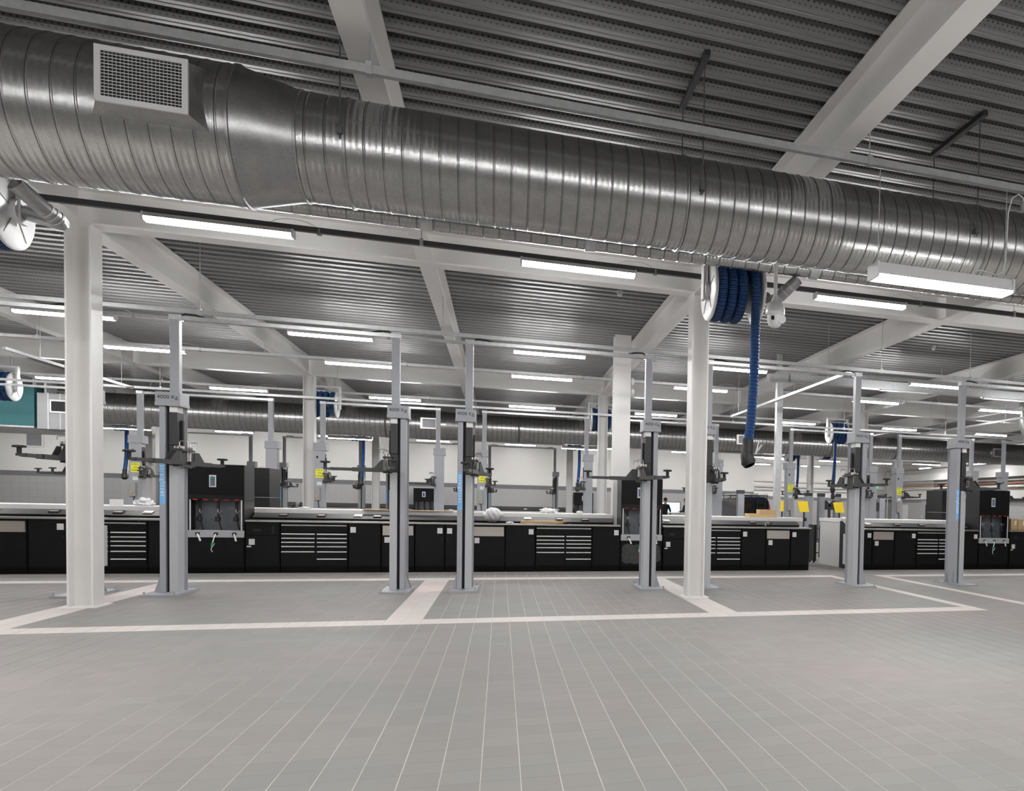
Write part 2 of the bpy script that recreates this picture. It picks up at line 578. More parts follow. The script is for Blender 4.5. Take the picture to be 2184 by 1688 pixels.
deck_me.polygons.foreach_set('material_index', ms)
ul = deck_me.uv_layers.new(name='UVMap')
for p, q in zip(deck_me.polygons, uvs):
    for li, c in zip(p.loop_indices, q): ul.data[li].uv = c
y = Y_F
while y < Y_B - 0.8:
    put('deck_sheet', deck_me, ceiling, (0, y, Z_DECK)); y += 3 * MOD

# steel frame
def h_section(w, h, tf, tw):
    a, b = w / 2, h / 2
    return [(-a, -b), (a, -b), (a, -b + tf), (tw / 2, -b + tf), (tw / 2, b - tf), (a, b - tf), (a, b), (-a, b), (-a, b - tf), (-tw / 2, b - tf), (-tw / 2, -b + tf), (-a, -b + tf)]
ZB0, ZB1 = 4.76, 5.215
zc, hb = (ZB0 + ZB1) / 2, ZB1 - ZB0
for yy in (0.0, 12.0, 24.1, 36.0):
    b = MB(); b.prism([(yy + p, zc + q) for p, q in h_section(0.27, hb, 0.022, 0.016)], X_L, X_R, 'x')
    struct(b.build('main_beam', 'white_paint'))
beam_me = {}
for (y0, y1) in ((Y_F, -0.14), (0.14, 11.86), (12.14, 23.96), (24.24, 35.86), (36.14, Y_BACK1)):
    for gx in GX:
        wd = 0.215
        b = MB(); b.prism([(gx + p, zc + q) for p, q in h_section(wd, hb, 0.02, 0.014)], y0, y1, 'y')
        o = struct(b.build('roof_beam', 'white_paint'))
        if gx == 2.93 and y0 > 12 and y0 < 13:     # bolts along its lower flange
            for k in range(12):
                bb = MB(); bb.tube([(gx - 0.08, 12.6 + 0.62 * k, ZB0 + .02), (gx - 0.08, 12.6 + 0.62 * k, ZB0 + .05)], 0.018, 6)
                bb.build('bolt', 'steel', o)
CW = 0.27
def column(cx, cy, h=ZB0, w=CW, d=0.29, turn=False):
    b = MB()
    pr = h_section(d, w, 0.02, 0.016) if not turn else h_section(w, d, 0.02, 0.016)
    pr = [(cx + q, cy + p) for p, q in pr] if not turn else [(cx + p, cy + q) for p, q in pr]
    b.prism(pr, 0.012, h, 'z')
    o = struct(b.build('column', 'white_paint'))
    b = MB(); b.box(cx - .20, cx + .20, cy - .22, cy + .22, 0, 0.014)
    b.build('base_plate', 'white_paint', o)
    return o
for cy in (12.0, 24.1, 36.0):
    for gx in (-12.87, -4.97, 2.93, 11.70 if cy < 30 else 14.66, 19.6):
        column(gx, cy)
column(2.55, 17.62, h=Z_DECK, w=0.36, d=0.30, turn=True)

# divider wall between the two bench rows, with its white cap
def divider(name, x0, x1, ya, yb):
    b = MB(); b.box(x0, x1, ya + .03, yb - .03, 0, 1.125)
    o = struct(b.build(name, 'divider_tile'))
    b = MB(); b.box(x0 - .02, x1 + .02, ya, yb, 1.125, 1.213)
    b.build('cap', 'white_paint', o, bevel=0.006)
    return o
divider('wall_divider', -9.6, 2.36, 17.44, 18.95)
divider('wall_divider_middle', 2.74, 6.92, 17.44, 18.95)
divider('wall_divider_right', 8.03, 15.0, 17.58, 18.97)

# ------------------------------------------------------------------ ventilation ducts
def ring_profile(x0, x1, r, pitch=0.13, rib=0.006):
    out = [(r, x0)]
    x = x0 + pitch * 0.5
    while x < x1 - 0.02:
        out += [(r, x - .010), (r - rib, x - .006), (r - rib, x - .003), (r + rib * .8, x + .001), (r + rib * .8, x + .004), (r, x + .008)]
        x += pitch
    out.append((r, x1))
    return out
def spiral(parent, name, x0, x1, r, Y, Z, n=56, pitch=0.13, mt='duct_spiral'):
    b = MB(); b.lathe(ring_profile(x0, x1, r, pitch), n, (0, Y, Z), 'x')
    return b.build(name, mt, parent, smooth=True)
DY, DZ, RB, RS = 6.85, 4.12, 0.487, 0.392
duct = thing('ventilation_duct', 'large galvanised spiral duct with a reducer and a square grille, running under the roof deck', 'duct', (0, DY, DZ))
spiral(duct, 'wide_section', -16, -1.83, RB, 0, 0)
spiral(duct, 'narrow_section', -1.44, 22, RS, 0, 0)
b = MB(); b.lathe([(RB, -1.83), (RB - .005, -1.81), (RS + .004, -1.46), (RS, -1.44)], 64, (0, 0, 0), 'x')
b.build('reducer', 'duct_plain', duct, smooth=True)
for x, r in ((-1.83, RB), (-1.44, RS), (-1.12, RS), (1.47, RS), (4.43, RS), (7.4, RS), (10.4, RS), (-4.9, RB), (-7.9, RB)):
    b = MB(); b.lathe([(r + .002, x - .012), (r + .010, x - .008), (r + .010, x + .008), (r + .002, x + .012)], 56, (0, 0, 0), 'x')
    b.build('joint_band', 'duct_plain', duct, smooth=True)
# outlet grille on the wide section
gx0, gx1, gz0, gz1, gy = -2.51, -2.02, -0.12, 0.215, -0.60
b = MB()
b.hexa([(gx0 - .09, -.45, gz0 - .05), (gx1 + .09, -.45, gz0 - .05), (gx1 + .07, -.36, gz1 + .08), (gx0 - .07, -.36, gz1 + .08),
        (gx0, gy, gz0), (gx1, gy, gz0), (gx1, gy, gz1), (gx0, gy, gz1)])
spig = b.build('grille_box', 'duct_plain', duct)
b = MB(); fw = 0.035
for q in ((gx0 - .012, gx1 + .012, gz0 - .012, gz0 + fw - .012), (gx0 - .012, gx1 + .012, gz1 - fw + .012, gz1 + .012)):
    b.box(q[0], q[1], gy - .015, gy + .002, q[2], q[3])
for q in ((gx0 - .012, gx0 + fw - .012), (gx1 - fw + .012, gx1 + .012)):
    b.box(q[0], q[1], gy - .0148, gy + .0018, gz0 + fw - .0125, gz1 - fw + .0125)
b.build('grille_frame', 'aluminium', duct)
b = MB(); b.box(gx0 + .02, gx1 - .02, gy - .003, gy - .001, gz0 + .02, gz1 - .02); b.build('grille_back', 'black', duct)
nb = 13
for k in range(nb):
    z = gz0 + .03 + (gz1 - gz0 - .06) * (k + .5) / nb
    b = MB(); b.box(gx0 + .02, gx1 - .02, gy - .0125, gy - .0075, z - .0022, z + .0022); b.build('blade', 'aluminium', duct)
nv = 20
for k in range(nv):
    x = gx0 + .03 + (gx1 - gx0 - .06) * (k + .5) / nv
    b = MB(); b.box(x - .0018, x + .0018, gy - .0075, gy - .003, gz0 + .02, gz1 - .02); b.build('fin', 'galv', duct)

# hangers of the duct: strut on the deck and two rods
for hx in (-1.14, 1.58, 4.27, 7.3):
    t = thing('duct_hanger', 'dark channel strut on the roof deck with two thin rods down to the large duct', 'hanger', (hx, DY, Z_DECK), group='hangers of the large duct')
    t['label'] = {-1.14: 'pair of thin rods by the central beam holding the large duct', 1.58: 'dark deck strut with two rods holding the large duct before the bolted beam', 4.27: 'dark deck strut with two rods over the suspended box light', 7.3: 'dark deck strut with two rods beyond the suspended box light'}[hx]
    if hx > -1:
        b = MB(); b.box(-.025, .025, -.50, .44, -.05, -.002); b.build('strut', 'lift_dark', t)
    for sy in (-0.41, 0.41):
        b = MB(); b.tube([(0, sy, -.03 if hx > -1 else .0), (0, sy, DZ - Z_DECK - .05)], 0.006, 6); b.build('rod', 'galv_dark', t)
    b = MB()
    b.box(-.02, .02, -.43, -.385, DZ - Z_DECK - .02, DZ - Z_DECK + .03)
    b.build('bracket', 'galv_dark', t)

# slim exhaust extraction duct behind the large one
ex = thing('extraction_duct', 'slim galvanised spiral extraction duct just behind the large duct', 'duct', (0, 8.8, 4.335))
spiral(ex, 'pipe', -4.6, 14.0, 0.10, 0, 0, 24, 0.16)
for x in (-0.75, 0.9, 3.55):
    b = MB(); b.lathe([(.101, x - .06), (.112, x - .055), (.112, x + .055), (.101, x + .06)], 24, (0, 0, 0), 'x'); b.build('sleeve', 'galv', ex, smooth=True)
for lab, pth in (('silver elbow pipe from the slim duct to the reel beside the dome camera', [(3.36, .0, -.135), (3.32, .05, -.18), (3.2, .2, -.31), (3.15, .32, -.34), (3.12, .42, -.30), (3.11, .48, -.25)]),
                 ('silver elbow pipe from the slim duct to the reel below the wide duct section', [(-4.15, .02, -.14), (-4.03, .22, -.28), (-3.98, .33, -.325), (-4.0, .43, -.33), (-4.1, .48, -.30), (-4.29, .5, -.25)])):
    t = thing('elbow_pipe', lab, 'pipe', (0, 8.8, 4.335))
    b = MB(); b.tube(pth, .07, 16); b.build('tube', 'duct_plain', t, smooth=True)
    p0, p1 = Vector(pth[1]), Vector(pth[2])
    for f_ in (.15, .55, .95):
        c_ = p0.lerp(p1, f_); d_ = (p1 - p0).normalized() * .008
        b = MB(); b.tube([c_ - d_, c_ + d_], .074, 16); b.build('seam_ring', 'galv', t, smooth=True)

# rear duct across the hall
rd = thing('ventilation_duct', 'large galvanised spiral duct crossing the rear of the hall with small square grilles', 'duct', (0, 30.0, 4.12))
spiral(rd, 'wide_section', -12.19, -1.85, 0.50, 0, 0, 40, 0.16)
spiral(rd, 'narrow_section', -1.35, 24, 0.47, 0, 0, 40, 0.16)
b = MB(); b.lathe([(.50, -1.85), (.47, -1.35)], 48, (0, 0, 0), 'x'); b.build('reducer', 'duct_plain', rd, smooth=True)
for x in (-9.9, -3.8, 0.6, 7.2, 13.0, 16.0, 19.0):
    b = MB(); r = .50 if x < -1.85 else .47
    b.lathe([(r, x - .03), (r + .012, x - .02), (r + .012, x + .02), (r, x + .03)], 40, (0, 0, 0), 'x'); b.build('joint_band', 'galv_dark', rd, smooth=True)
for x in (-2.4, 9.1, 21.0):
    b = MB(); b.box(x - .28, x + .28, -.55, -.3, -.18, .2); b.build('grille_box', 'duct_plain', rd)
    b = MB()
    for q in ((x - .24, x + .24, -.17, -.14), (x - .24, x + .24, .16, .19), (x - .24, x - .21, -.14, .16), (x + .21, x + .24, -.14, .16)):
        b.box(q[0], q[1], -.565, -.55, q[2], q[3])
    b.build('grille_frame', 'aluminium', rd)
    b = MB(); b.box(x - .21, x + .21, -.553, -.5505, -.14, .16); b.build('grille_back', 'galv_dark', rd)
    for k in range(7):
        z = -.12 + .24 * k / 6
        b = MB(); b.box(x - .205, x + .205, -.562, -.554, z - .004, z + .004); b.build('blade', 'galv', rd)
# foil-wrapped box duct and teal bulkhead at the far left
bx = thing('box_duct', 'foil-wrapped rectangular duct with a dark grille beside the teal bulkhead', 'duct', (-12.78, 30.0, 3.9))
b = MB(); b.box(-.58, .58, -.6, .6, -.55, .55); b.build('body', 'foil', bx, bevel=.01)
for x in (-.3, .0, .3):
    b = MB(); b.box(x - .015, x + .015, -.606, .606, -.556, .556); b.build('tape', 'galv', bx)
b = MB()
for q in ((-.05, .95, -.05, 0.0), (-.05, .95, .3, .35), (-.05, 0.0, 0.0, .3), (.9, .95, 0.0, .3)):
    b.box(q[0] * .8 - .2, q[1] * .8 - .2, -.66, -.607, q[2], q[3])
b.build('grille_frame', 'aluminium', bx)
b = MB(); b.box(-.2, .52, -.63, -.607, 0, .3); b.build('grille_back', 'lift_dark', bx)
for x in (-.5, .5):
    b = MB(); b.box(x - .03, x + .03, -.3, .3, .5505, 1.33); b.build('hanger', 'galv', bx)
t = thing('bulkhead', 'teal painted bulkhead box hanging under the roof beside the foil-wrapped duct', 'bulkhead', (-17.5, 31.0, 3.42))
b = MB(); b.box(-3.6, 4.08, -1.6, 1.6, .0, 1.2); b.build('casing', 'teal', t)
b = MB(); b.box(-3.65, 4.09, -1.65, 1.65, -.05, -.0005); b.build('base_trim', 'galv', t)
for x in (-3.0, 0.2, 3.5):
    b = MB(); b.box(x - .05, x + .05, -.3, .3, 1.2005, 1.80); b.build('hanger', 'galv', t)

# ------------------------------------------------------------------ rails and lamps
def rail(label, Y, Z, x0, x1, m='galv', hang=(), w=0.05, h=0.06, group=None):
    t = thing('lighting_rail', label, 'rail', (0, Y, Z), group=group)
    b = MB()
    b.prism([(-w / 2, 0), (w / 2, 0), (w / 2, h), (w / 2 - .008, h), (w / 2 - .008, .008), (-w / 2 + .008, .008), (-w / 2 + .008, h), (-w / 2, h)], x0, x1, 'x')
    b.build('channel', m, t)
    for x in hang:
        b = MB(); b.tube([(x, 0, h - .01), (x, 0, ZB0 - Z + (.0 if min(abs(x - g) for g in GX) < .13 else Z_DECK - ZB0 + .125))], 0.006, 6)
        b.build('rod', 'galv', t)
        b = MB(); b.box(x - .02, x + .02, -w / 2 - .006, w / 2 + .006, -.008, h + .02); b.build('clamp', 'galv', t)
    return t
HG = [-12.77, -8.82, -4.87, -0.92, 3.03, 7.4, 11.8]
rail_near = rail('galvanised light rail passing in front of the large duct', 6.25, 4.47, -12, 20, 'galv', HG)
rail_dark = rail('dark light rail beyond the large duct, in front of the two nearest white columns', 10.1, 4.455, -16, 22, 'galv_dark', HG)
rail('galvanised cable rail just above the front row of lifts', 13.65, 4.12, -14, 22, 'galv', [-12.2, -8.3, -4.25, -0.92, 3.5, 7.0, 9.0, 12.8])
rail_bench = rail('galvanised light rail above the front of the workbenches', 16.3, 4.50, -20.5, 25, 'galv', HG)
rail_div = rail('galvanised light rail behind the divider wall', 19.45, 4.50, -20.5, 25, 'galv', HG)
rail('galvanised cable rail just above the second row of lifts', 23.85, 4.12, -18, 26, 'galv', [-12.2, -8.3, -4.25, -0.92, 3.5, 7.0, 10.9, 14.8])
rail_l2 = rail('galvanised light rail behind the second row of lifts', 25.5, 4.50, -20.5, 26, 'galv', HG)
rail_f1 = rail('galvanised light rail under the deck in front of the large duct', 2.2, 3.95, -18, 25, 'galv', [-16.7, -8.9, 7.0, 14.9])
rail_f2 = rail('galvanised light rail at the front end of the hall', -2.0, 4.50, -18, 25, 'galv', [-16.7, -8.9, 7.0, 14.9])
rail_l3 = rail('galvanised light rail above the third row of lifts', 39.0, 4.26, -20.5, 26, 'galv', HG)
rail_r1 = rail('galvanised light rail near the right-hand wall', 33.0, 4.50, 15, 26, 'galv', [18.8, 22.8])
rail_r2 = rail('galvanised light rail in the far right part of the hall', 43.0, 4.40, 14, 26, 'galv', [17.5, 21.0, 25.3])
rail_r3 = rail('galvanised light rail close to the far right wall', 49.0, 4.40, 14, 26, 'galv', [17.5, 21.0, 25.3])
# bars running lengthwise between the lift rows, and a cable trunk
for (bx_, y0, y1, lab) in ((6.345, 13.55, 21.7, 'galvanised bar running lengthwise from the lift behind the slim column'), (-8.75, 18.2, 23.5, 'galvanised bar running lengthwise near the teal bulkhead'), (13.62, 17.6, 23.5, 'galvanised bar running lengthwise past the right-hand dispenser')):
    t = thing('lengthwise_bar', lab, 'bar', (bx_, 0, 4.06))
    b = MB(); b.box(-.028, .028, y0, y1, 0, .055); b.build('channel', 'galv', t)
    for y in (y0 + 1.2, (y0 + y1) / 2 + .3, y1 - .6):
        b = MB(); b.tube([(0, y, .05), (0, y, Z_DECK - 4.06 + .012)], .005, 6); b.build('rod', 'galv', t)
t = thing('cable_trunk', 'grey boxed cable trunk under the deck from the galvanised post', 'trunk', (0, 18.0, 4.55))
b = MB(); b.box(6.7, 16.0, -.12, .12, 0, .2); b.build('casing', 'galv', t)
for x in (8.0, 11.0, 14.0):
    b = MB(); b.tube([(x, 0, .2), (x, 0, Z_DECK - 4.55 + .012)], .008, 6); b.build('rod', 'galv', t)
for x in (9.2, 12.3):
    b = MB(); b.box(x, x + 1.4, -.05, .05, -.03, -.0005); b.build('strip', 'aluminium', t)

lamp_meshes = {}
def lamp_parts(w, h, L):
    k = (w, h, L); low = .45 if h < .095 else .17
    if k in lamp_meshes: return lamp_meshes[k]
    b = MB(); b.prism([(-w / 2, h * low), (w / 2, h * low), (w / 2 * .75, h), (-w / 2 * .75, h)], -L / 2, L / 2, 'x'); hs = b.mesh('housing', 'white_gloss')
    b = MB(); b.prism([(-w / 2 * .8, 0), (w / 2 * .8, 0), (w / 2 * .98, h * low * .55), (w / 2 * .98, h * low * .995), (-w / 2 * .98, h * low * .995), (-w / 2 * .98, h * low * .55)], -L / 2 + .02, L / 2 - .02, 'x'); df = b.mesh('diffuser', 'tube')
    b = MB()
    for s in (-1, 1):
        b.prism([(-w / 2 * .82, -.002), (w / 2 * .82, -.002), (w / 2 + .002, h * low * .55), (w / 2 + .002, h), (-w / 2 - .002, h), (-w / 2 - .002, h * low * .55)], s * (L / 2 - .02), s * L / 2, 'x')
    ec = b.mesh('end_cap', 'white_gloss')
    b = MB(); pts = []
    for i in range(9):
        a = math.pi * i / 8
        pts.append((L / 2 * .62 + .26 - .26 * math.cos(a), 0, h + .01 + .12 * math.sin(a)))
    b.tube(pts, .004, 5); cb = b.mesh('cable', 'plastic_white')
    b = MB(); b.tube([(L / 2 * .62 + .52, 0, h - .02), (L / 2 * .62 + .52, 0, h + .05)], .028, 10); jb = b.mesh('junction_box', 'plastic_grey')
    lamp_meshes[k] = (hs, df, ec, cb, jb)
    return lamp_meshes[k]
def lamp(x0, x1, Y, Z, label, group, w=.13, h=.085, cable=None, rz=0):
    L = round(x1 - x0, 3)
    t = thing('strip_light', label, 'light', ((x0 + x1) / 2, Y, Z), rz, group)
    hs, df, ec, cb, jb = lamp_parts(w, h, L)
    put('housing', hs, t); put('diffuser', df, t); put('end_cap', ec, t)
    if cable is not None:
        for n_, me_ in (('cable', cb), ('junction_box', jb)):
            put(n_, me_, cable, Vector(t.location) - Vector(cable.location))
    return t
def row(xs, Y, Z, label, group, cable=None, L=1.42, w=.13, h=.085):
    for x in xs: lamp(x, x + L, Y, Z, label + ', ' + bay(x + L / 2), group, w=w, h=h, cable=cable)
P4 = [-19.4, -15.55, -11.6, -7.72, -3.72, 0.2, 4.12, 9.1, 13.15, 17.1]  # leftmost position is an added lamp, brightening the dim left end
row([-7.7, -3.66, 0.2, 4.11, 8.0, 12.0], 10.1, 4.369, 'lit strip light under the dark rail', 'strip lights on the dark rail', rail_dark)
row(P4, 16.3, 4.414, 'lit strip light above the workbench fronts', 'strip lights above the workbenches', rail_bench)
row(P4, 19.45, 4.414, 'lit strip light behind the divider wall', 'strip lights behind the divider wall', rail_div)
row(P4, 25.5, 4.414, 'lit strip light behind the second lift row', 'strip lights behind the second lift row', rail_l2)
row([-11.6 + 1.95 * k for k in range(13)], 2.2, 3.894, 'lit strip light facing the large duct', 'strip lights at the front of the hall', w=.075, h=.055)
row([-12.0, -1.0, 10.0], -2.0, 4.414, 'lit strip light by the front wall', 'strip lights at the front end of the hall')
row([-19.4, -15.5, -11.6, -7.7, -3.7, .15, 4.1, 8.2, 12.0], 39.0, 4.174, 'lit strip light above the rear lifts', 'strip lights above the third lift row')  # the leftmost lamp here is likewise added to lighten the left wall area
row([16.0, 20.0, 24.0], 33.0, 4.414, 'lit strip light level with the alignment bay', 'strip lights near the right wall')
row([14.6, 18.0, 21.5], 43.0, 4.314, 'lit strip light beyond the van', 'strip lights far right')
row([15.6, 19.2, 23.0], 49.0, 4.314, 'lit strip light close to the far wall', 'strip lights at the far wall')
for i, y in enumerate((38.0, 44.0)):
    t = lamp(25.2, 26.6, y, 4.2, 'lit strip light turned lengthwise at the right-hand wall, ' + ('nearer the far corner' if i else 'farther from the corner'), 'lengthwise strip lights at the right wall', rz=R(90))
    for sx in (-.5, .5):
        b = MB(); b.tube([(sx, 0, .08), (sx, 0, 1.02)], .004, 6); b.build('suspension_wire', 'galv', t)
# suspended lamps below the ducts
def hung(x0, Y, Z, zr, label, group=None, w=.2, h=.13):
    t = lamp(x0, x0 + 1.42, Y, Z, label, group, w, h)
    for sx in (-.66, .66):
        b = MB(); b.tube([(sx, 0, h), (sx, 0, zr - Z)], .004, 6); b.build('suspension_wire', 'galv', t)
    b = MB()
    b.tube([(.30, 0, h), (.33, 0, h + .05), (.40, 0, h + .075), (.5, 0, h + .06), (.58, 0, h + .045), (.65, 0, h + .09), (.67, 0, h + .2), (.68, 0, zr - Z - .2), (.72, 0, zr - Z - .06), (.79, 0, zr - Z - .012), (.84, 0, zr - Z - .04), (.85, 0, zr - Z - .1)], .007, 6)
    b.build('cable', 'plastic_white', t, smooth=True)
    b = MB(); b.tube([(.85, 0, zr - Z - .16), (.85, 0, zr - Z - .08)], .032, 12); b.build('plug', 'plastic_grey', t)
    return t
hung(3.09, 6.25, 3.49, 4.461, 'lit white box light hung on wires in front of the large duct')
hung(-4.9, 6.25, 3.49, 4.461, 'lit white box light hung before the wide section of the large duct')
for x in (-12.4, -5.8, 2.2, 9.9, 17.5):
    hung(x, 30.9, 3.55, 5.26, 'lit box light hung below the rear duct, ' + bay(x + .7), 'box lights below the rear duct', .16, .1)

# ------------------------------------------------------------------ vehicle lifts
Z_CAP0, Z_CAP1, Z_TOP = 2.71, 2.91, 4.03
PM = {}
def post_meshes(s):
    """meshes of one lift post; s = +1 when the inner side faces +X"""
    if s in PM: return PM[s]
    d = {}
    def bx(b, xa, xb, *r):
        b.box(min(s * xa, s * xb), max(s * xa, s * xb), *r); return b
    b = MB(); bx(b, -.11, -.036, -.15, .10, .03, Z_CAP0); bx(b, -.11, .11, .1001, .15, .03, Z_CAP0); d['column'] = b.mesh('column', 'lift_grey')
    b = MB(); bx(b, -.0355, .02, -.09, .0995, .03, Z_CAP0); d['slot'] = b.mesh('slot_liner', 'black')
    b = MB(); bx(b, .006, .11, -.145, .09, .03, 1.865); d['cover'] = b.mesh('lower_cover', 'lift_light')
    b = MB(); bx(b, .004, .105, -.135, .09, 2.16, Z_CAP0 - .085); d['belt'] = b.mesh('belt_cover', 'lift_dark')
    b = MB(); bx(b, .010, .105, -.14, .08, Z_CAP0 - .083, Z_CAP0 - .003); d['tagp'] = b.mesh('data_plate', 'paper')
    b = MB(); b.box(-.13, .13, .151, .163, .03, Z_CAP0); d['rear'] = b.mesh('rear_panel', 'lift_grey')
    b = MB(); b.prism([(-.15, -.18), (.15, -.18), (.15, .18), (-.15, .18)], Z_CAP0 + .03, Z_CAP1, 'z')
    b.hexa([(-.155, -.185, Z_CAP0), (.155, -.185, Z_CAP0), (.155, .185, Z_CAP0), (-.155, .185, Z_CAP0), (-.155, -.185, Z_CAP0 + .05), (.155, -.185, Z_CAP0 + .05), (.155, .185, Z_CAP0 + .05), (-.155, .185, Z_CAP0 + .05)])
    d['cap'] = b.mesh('head_cap', 'lift_grey')
    b = MB(); bx(b, -.012, .105, -.07, .05, Z_CAP1, Z_TOP); d['ext'] = b.mesh('extension', 'lift_grey')
    b = MB(); bx(b, -.02, .12, -.08, .06, Z_TOP - .065, Z_TOP + .006); d['extcap'] = b.mesh('extension_cap', 'galv')
    b = MB(); b.box(-.21, .21, -.52, .42, 0, .03); d['plate'] = b.mesh('base_plate', 'lift_grey')
    for q, yy in enumerate((-.12, .09)):
        b = MB(); b.prism([(s * -.111, .03), (s * -.19, .03), (s * -.111, .28)], yy, yy + .012, 'y')
        d['gusset%d' % q] = b.mesh('gusset', 'lift_grey')
    b = MB()
    for sx in (-.18, .18):
        for sy in (-.48, .38):
            b.tube([(sx, sy, .03), (sx, sy, .075)], .014, 6)
    d['anchors'] = b.mesh('anchor_bolts', 'galv')
    b = MB(); bx(b, .0, .14, -.115, .115, 1.875, 2.155); bx(b, .15, .175, -.22, .22, 2.08, 2.11); bx(b, .15, .175, -.22, .22, 1.855, 1.885)
    bx(b, .08, .20, -.24, .24, 2.075, 2.105); bx(b, .08, .20, -.24, .24, 1.85, 1.878)
    d['carriage'] = b.mesh('carriage', 'lift_dark')
    b = MB(); bx(b, .112, .137, -.03, .03, 2.158, 2.52); d['track'] = b.mesh('hose_track', 'black')
    b = MB()
    for sy in (-.20, .20):
        b.tube([(s * .15, sy, 1.84), (s * .15, sy, 2.15)], .022, 10)
        b.tube([(s * .15, sy, 2.15), (s * .15, sy, 2.20), (s * .165, sy, 2.215), (s * .24, sy, 2.215), (s * .25, sy, 2.20), (s * .25, sy, 2.16)], .008, 6)
        for k in range(3): b.box(s * .15 - .05 + k * .04, s * .15 - .03 + k * .04, sy - .05, sy + .05, 2.106, 2.14)
    d['pins'] = b.mesh('arm_pins', 'steel')
    b = MB(); b.box(-.10, .10, .164, .34, .38, .97); d['motor'] = b.mesh('power_unit', 'lift_light')
    b = MB(); b.box(-.08, .08, .164, .30, .98, 1.18); d['tank'] = b.mesh('oil_tank', 'steel_brushed')
    b = MB(); b.box(-.02, .10, .164, .22, 1.38, 1.72); d['panel'] = b.mesh('control_panel', 'plastic_grey')
    b = MB(); b.tube([(.08 * 0 + .055, .22, 1.48), (.055, .245, 1.48)], .025, 10); d['switch'] = b.mesh('main_switch', 'orange')
    b = MB(); b.tube([(.02, .19, 1.38), (.02, .20, 1.30), (.0, .2, 1.18)], .012, 6); d['cable'] = b.mesh('cable', 'rubber')
    b = MB(); b.box(-.095, .095, .1632, .1645, 1.98, 2.22); d['swl'] = b.mesh('load_sticker', 'sticker_yellow')
    b = MB(); b.box(-.06, .06, .1632, .1645, 1.78, 1.87); d['note'] = b.mesh('notice', 'paper')
    b = MB(); b.box(.03, .075, .1632, .168, 2.50, 2.56); d['vent'] = b.mesh('vent_slot', 'black')
    b = MB(); bx(b, -.108, -.04, -.1515, -.1502, 1.30, 1.90); d['blue'] = b.mesh('brand_sticker', 'sticker_blue')
    PM[s] = d
    return d

def arm_mesh(p, q):
    """telescopic swing arm from p to q (x, y in lift-post coordinates) with its yoke"""
    p = Vector((p[0], p[1], 1.905)); q = Vector((q[0], q[1], 1.905))
    d = (q - p).normalized(); L = (q - p).length
    b = MB()
    b.bar(p - d * .05, p + d * (L * .58), .095, .062)
    b.bar(p + d * (L * .5), p + d * (L * .92), .075, .046)
    b.bar(p + d * (L * .9), q + d * .02, .06, .03)
    # sloping yoke plates from the pin top down to the arm
    n = Vector((-d.y, d.x, 0))
    for sgn in (-1, 1):
        o = n * (.042 * sgn)
        a = p + o; t = n * .006
        pts = [a + d * .03 + Vector((0, 0, .03)), a + d * .23 + Vector((0, 0, .03)), a + d * .12 + Vector((0, 0, .165)), a + d * .03 + Vector((0, 0, .165))]
        b.hexa([pts[0] - t, pts[1] - t, pts[1] + t, pts[0] + t, pts[3] - t, pts[2] - t, pts[2] + t, pts[3] + t])
    return b.mesh('arm', 'arm_dark'), q
pad_b = MB(); pad_b.tube([(0, 0, -.02), (0, 0, .06)], .025, 10); pad_b.lathe([(.065, .06), (.07, .065), (.07, .085), (.045, .09)], 16)
pad_me = pad_b.mesh('pad', 'rubber')
arm_cache = {}
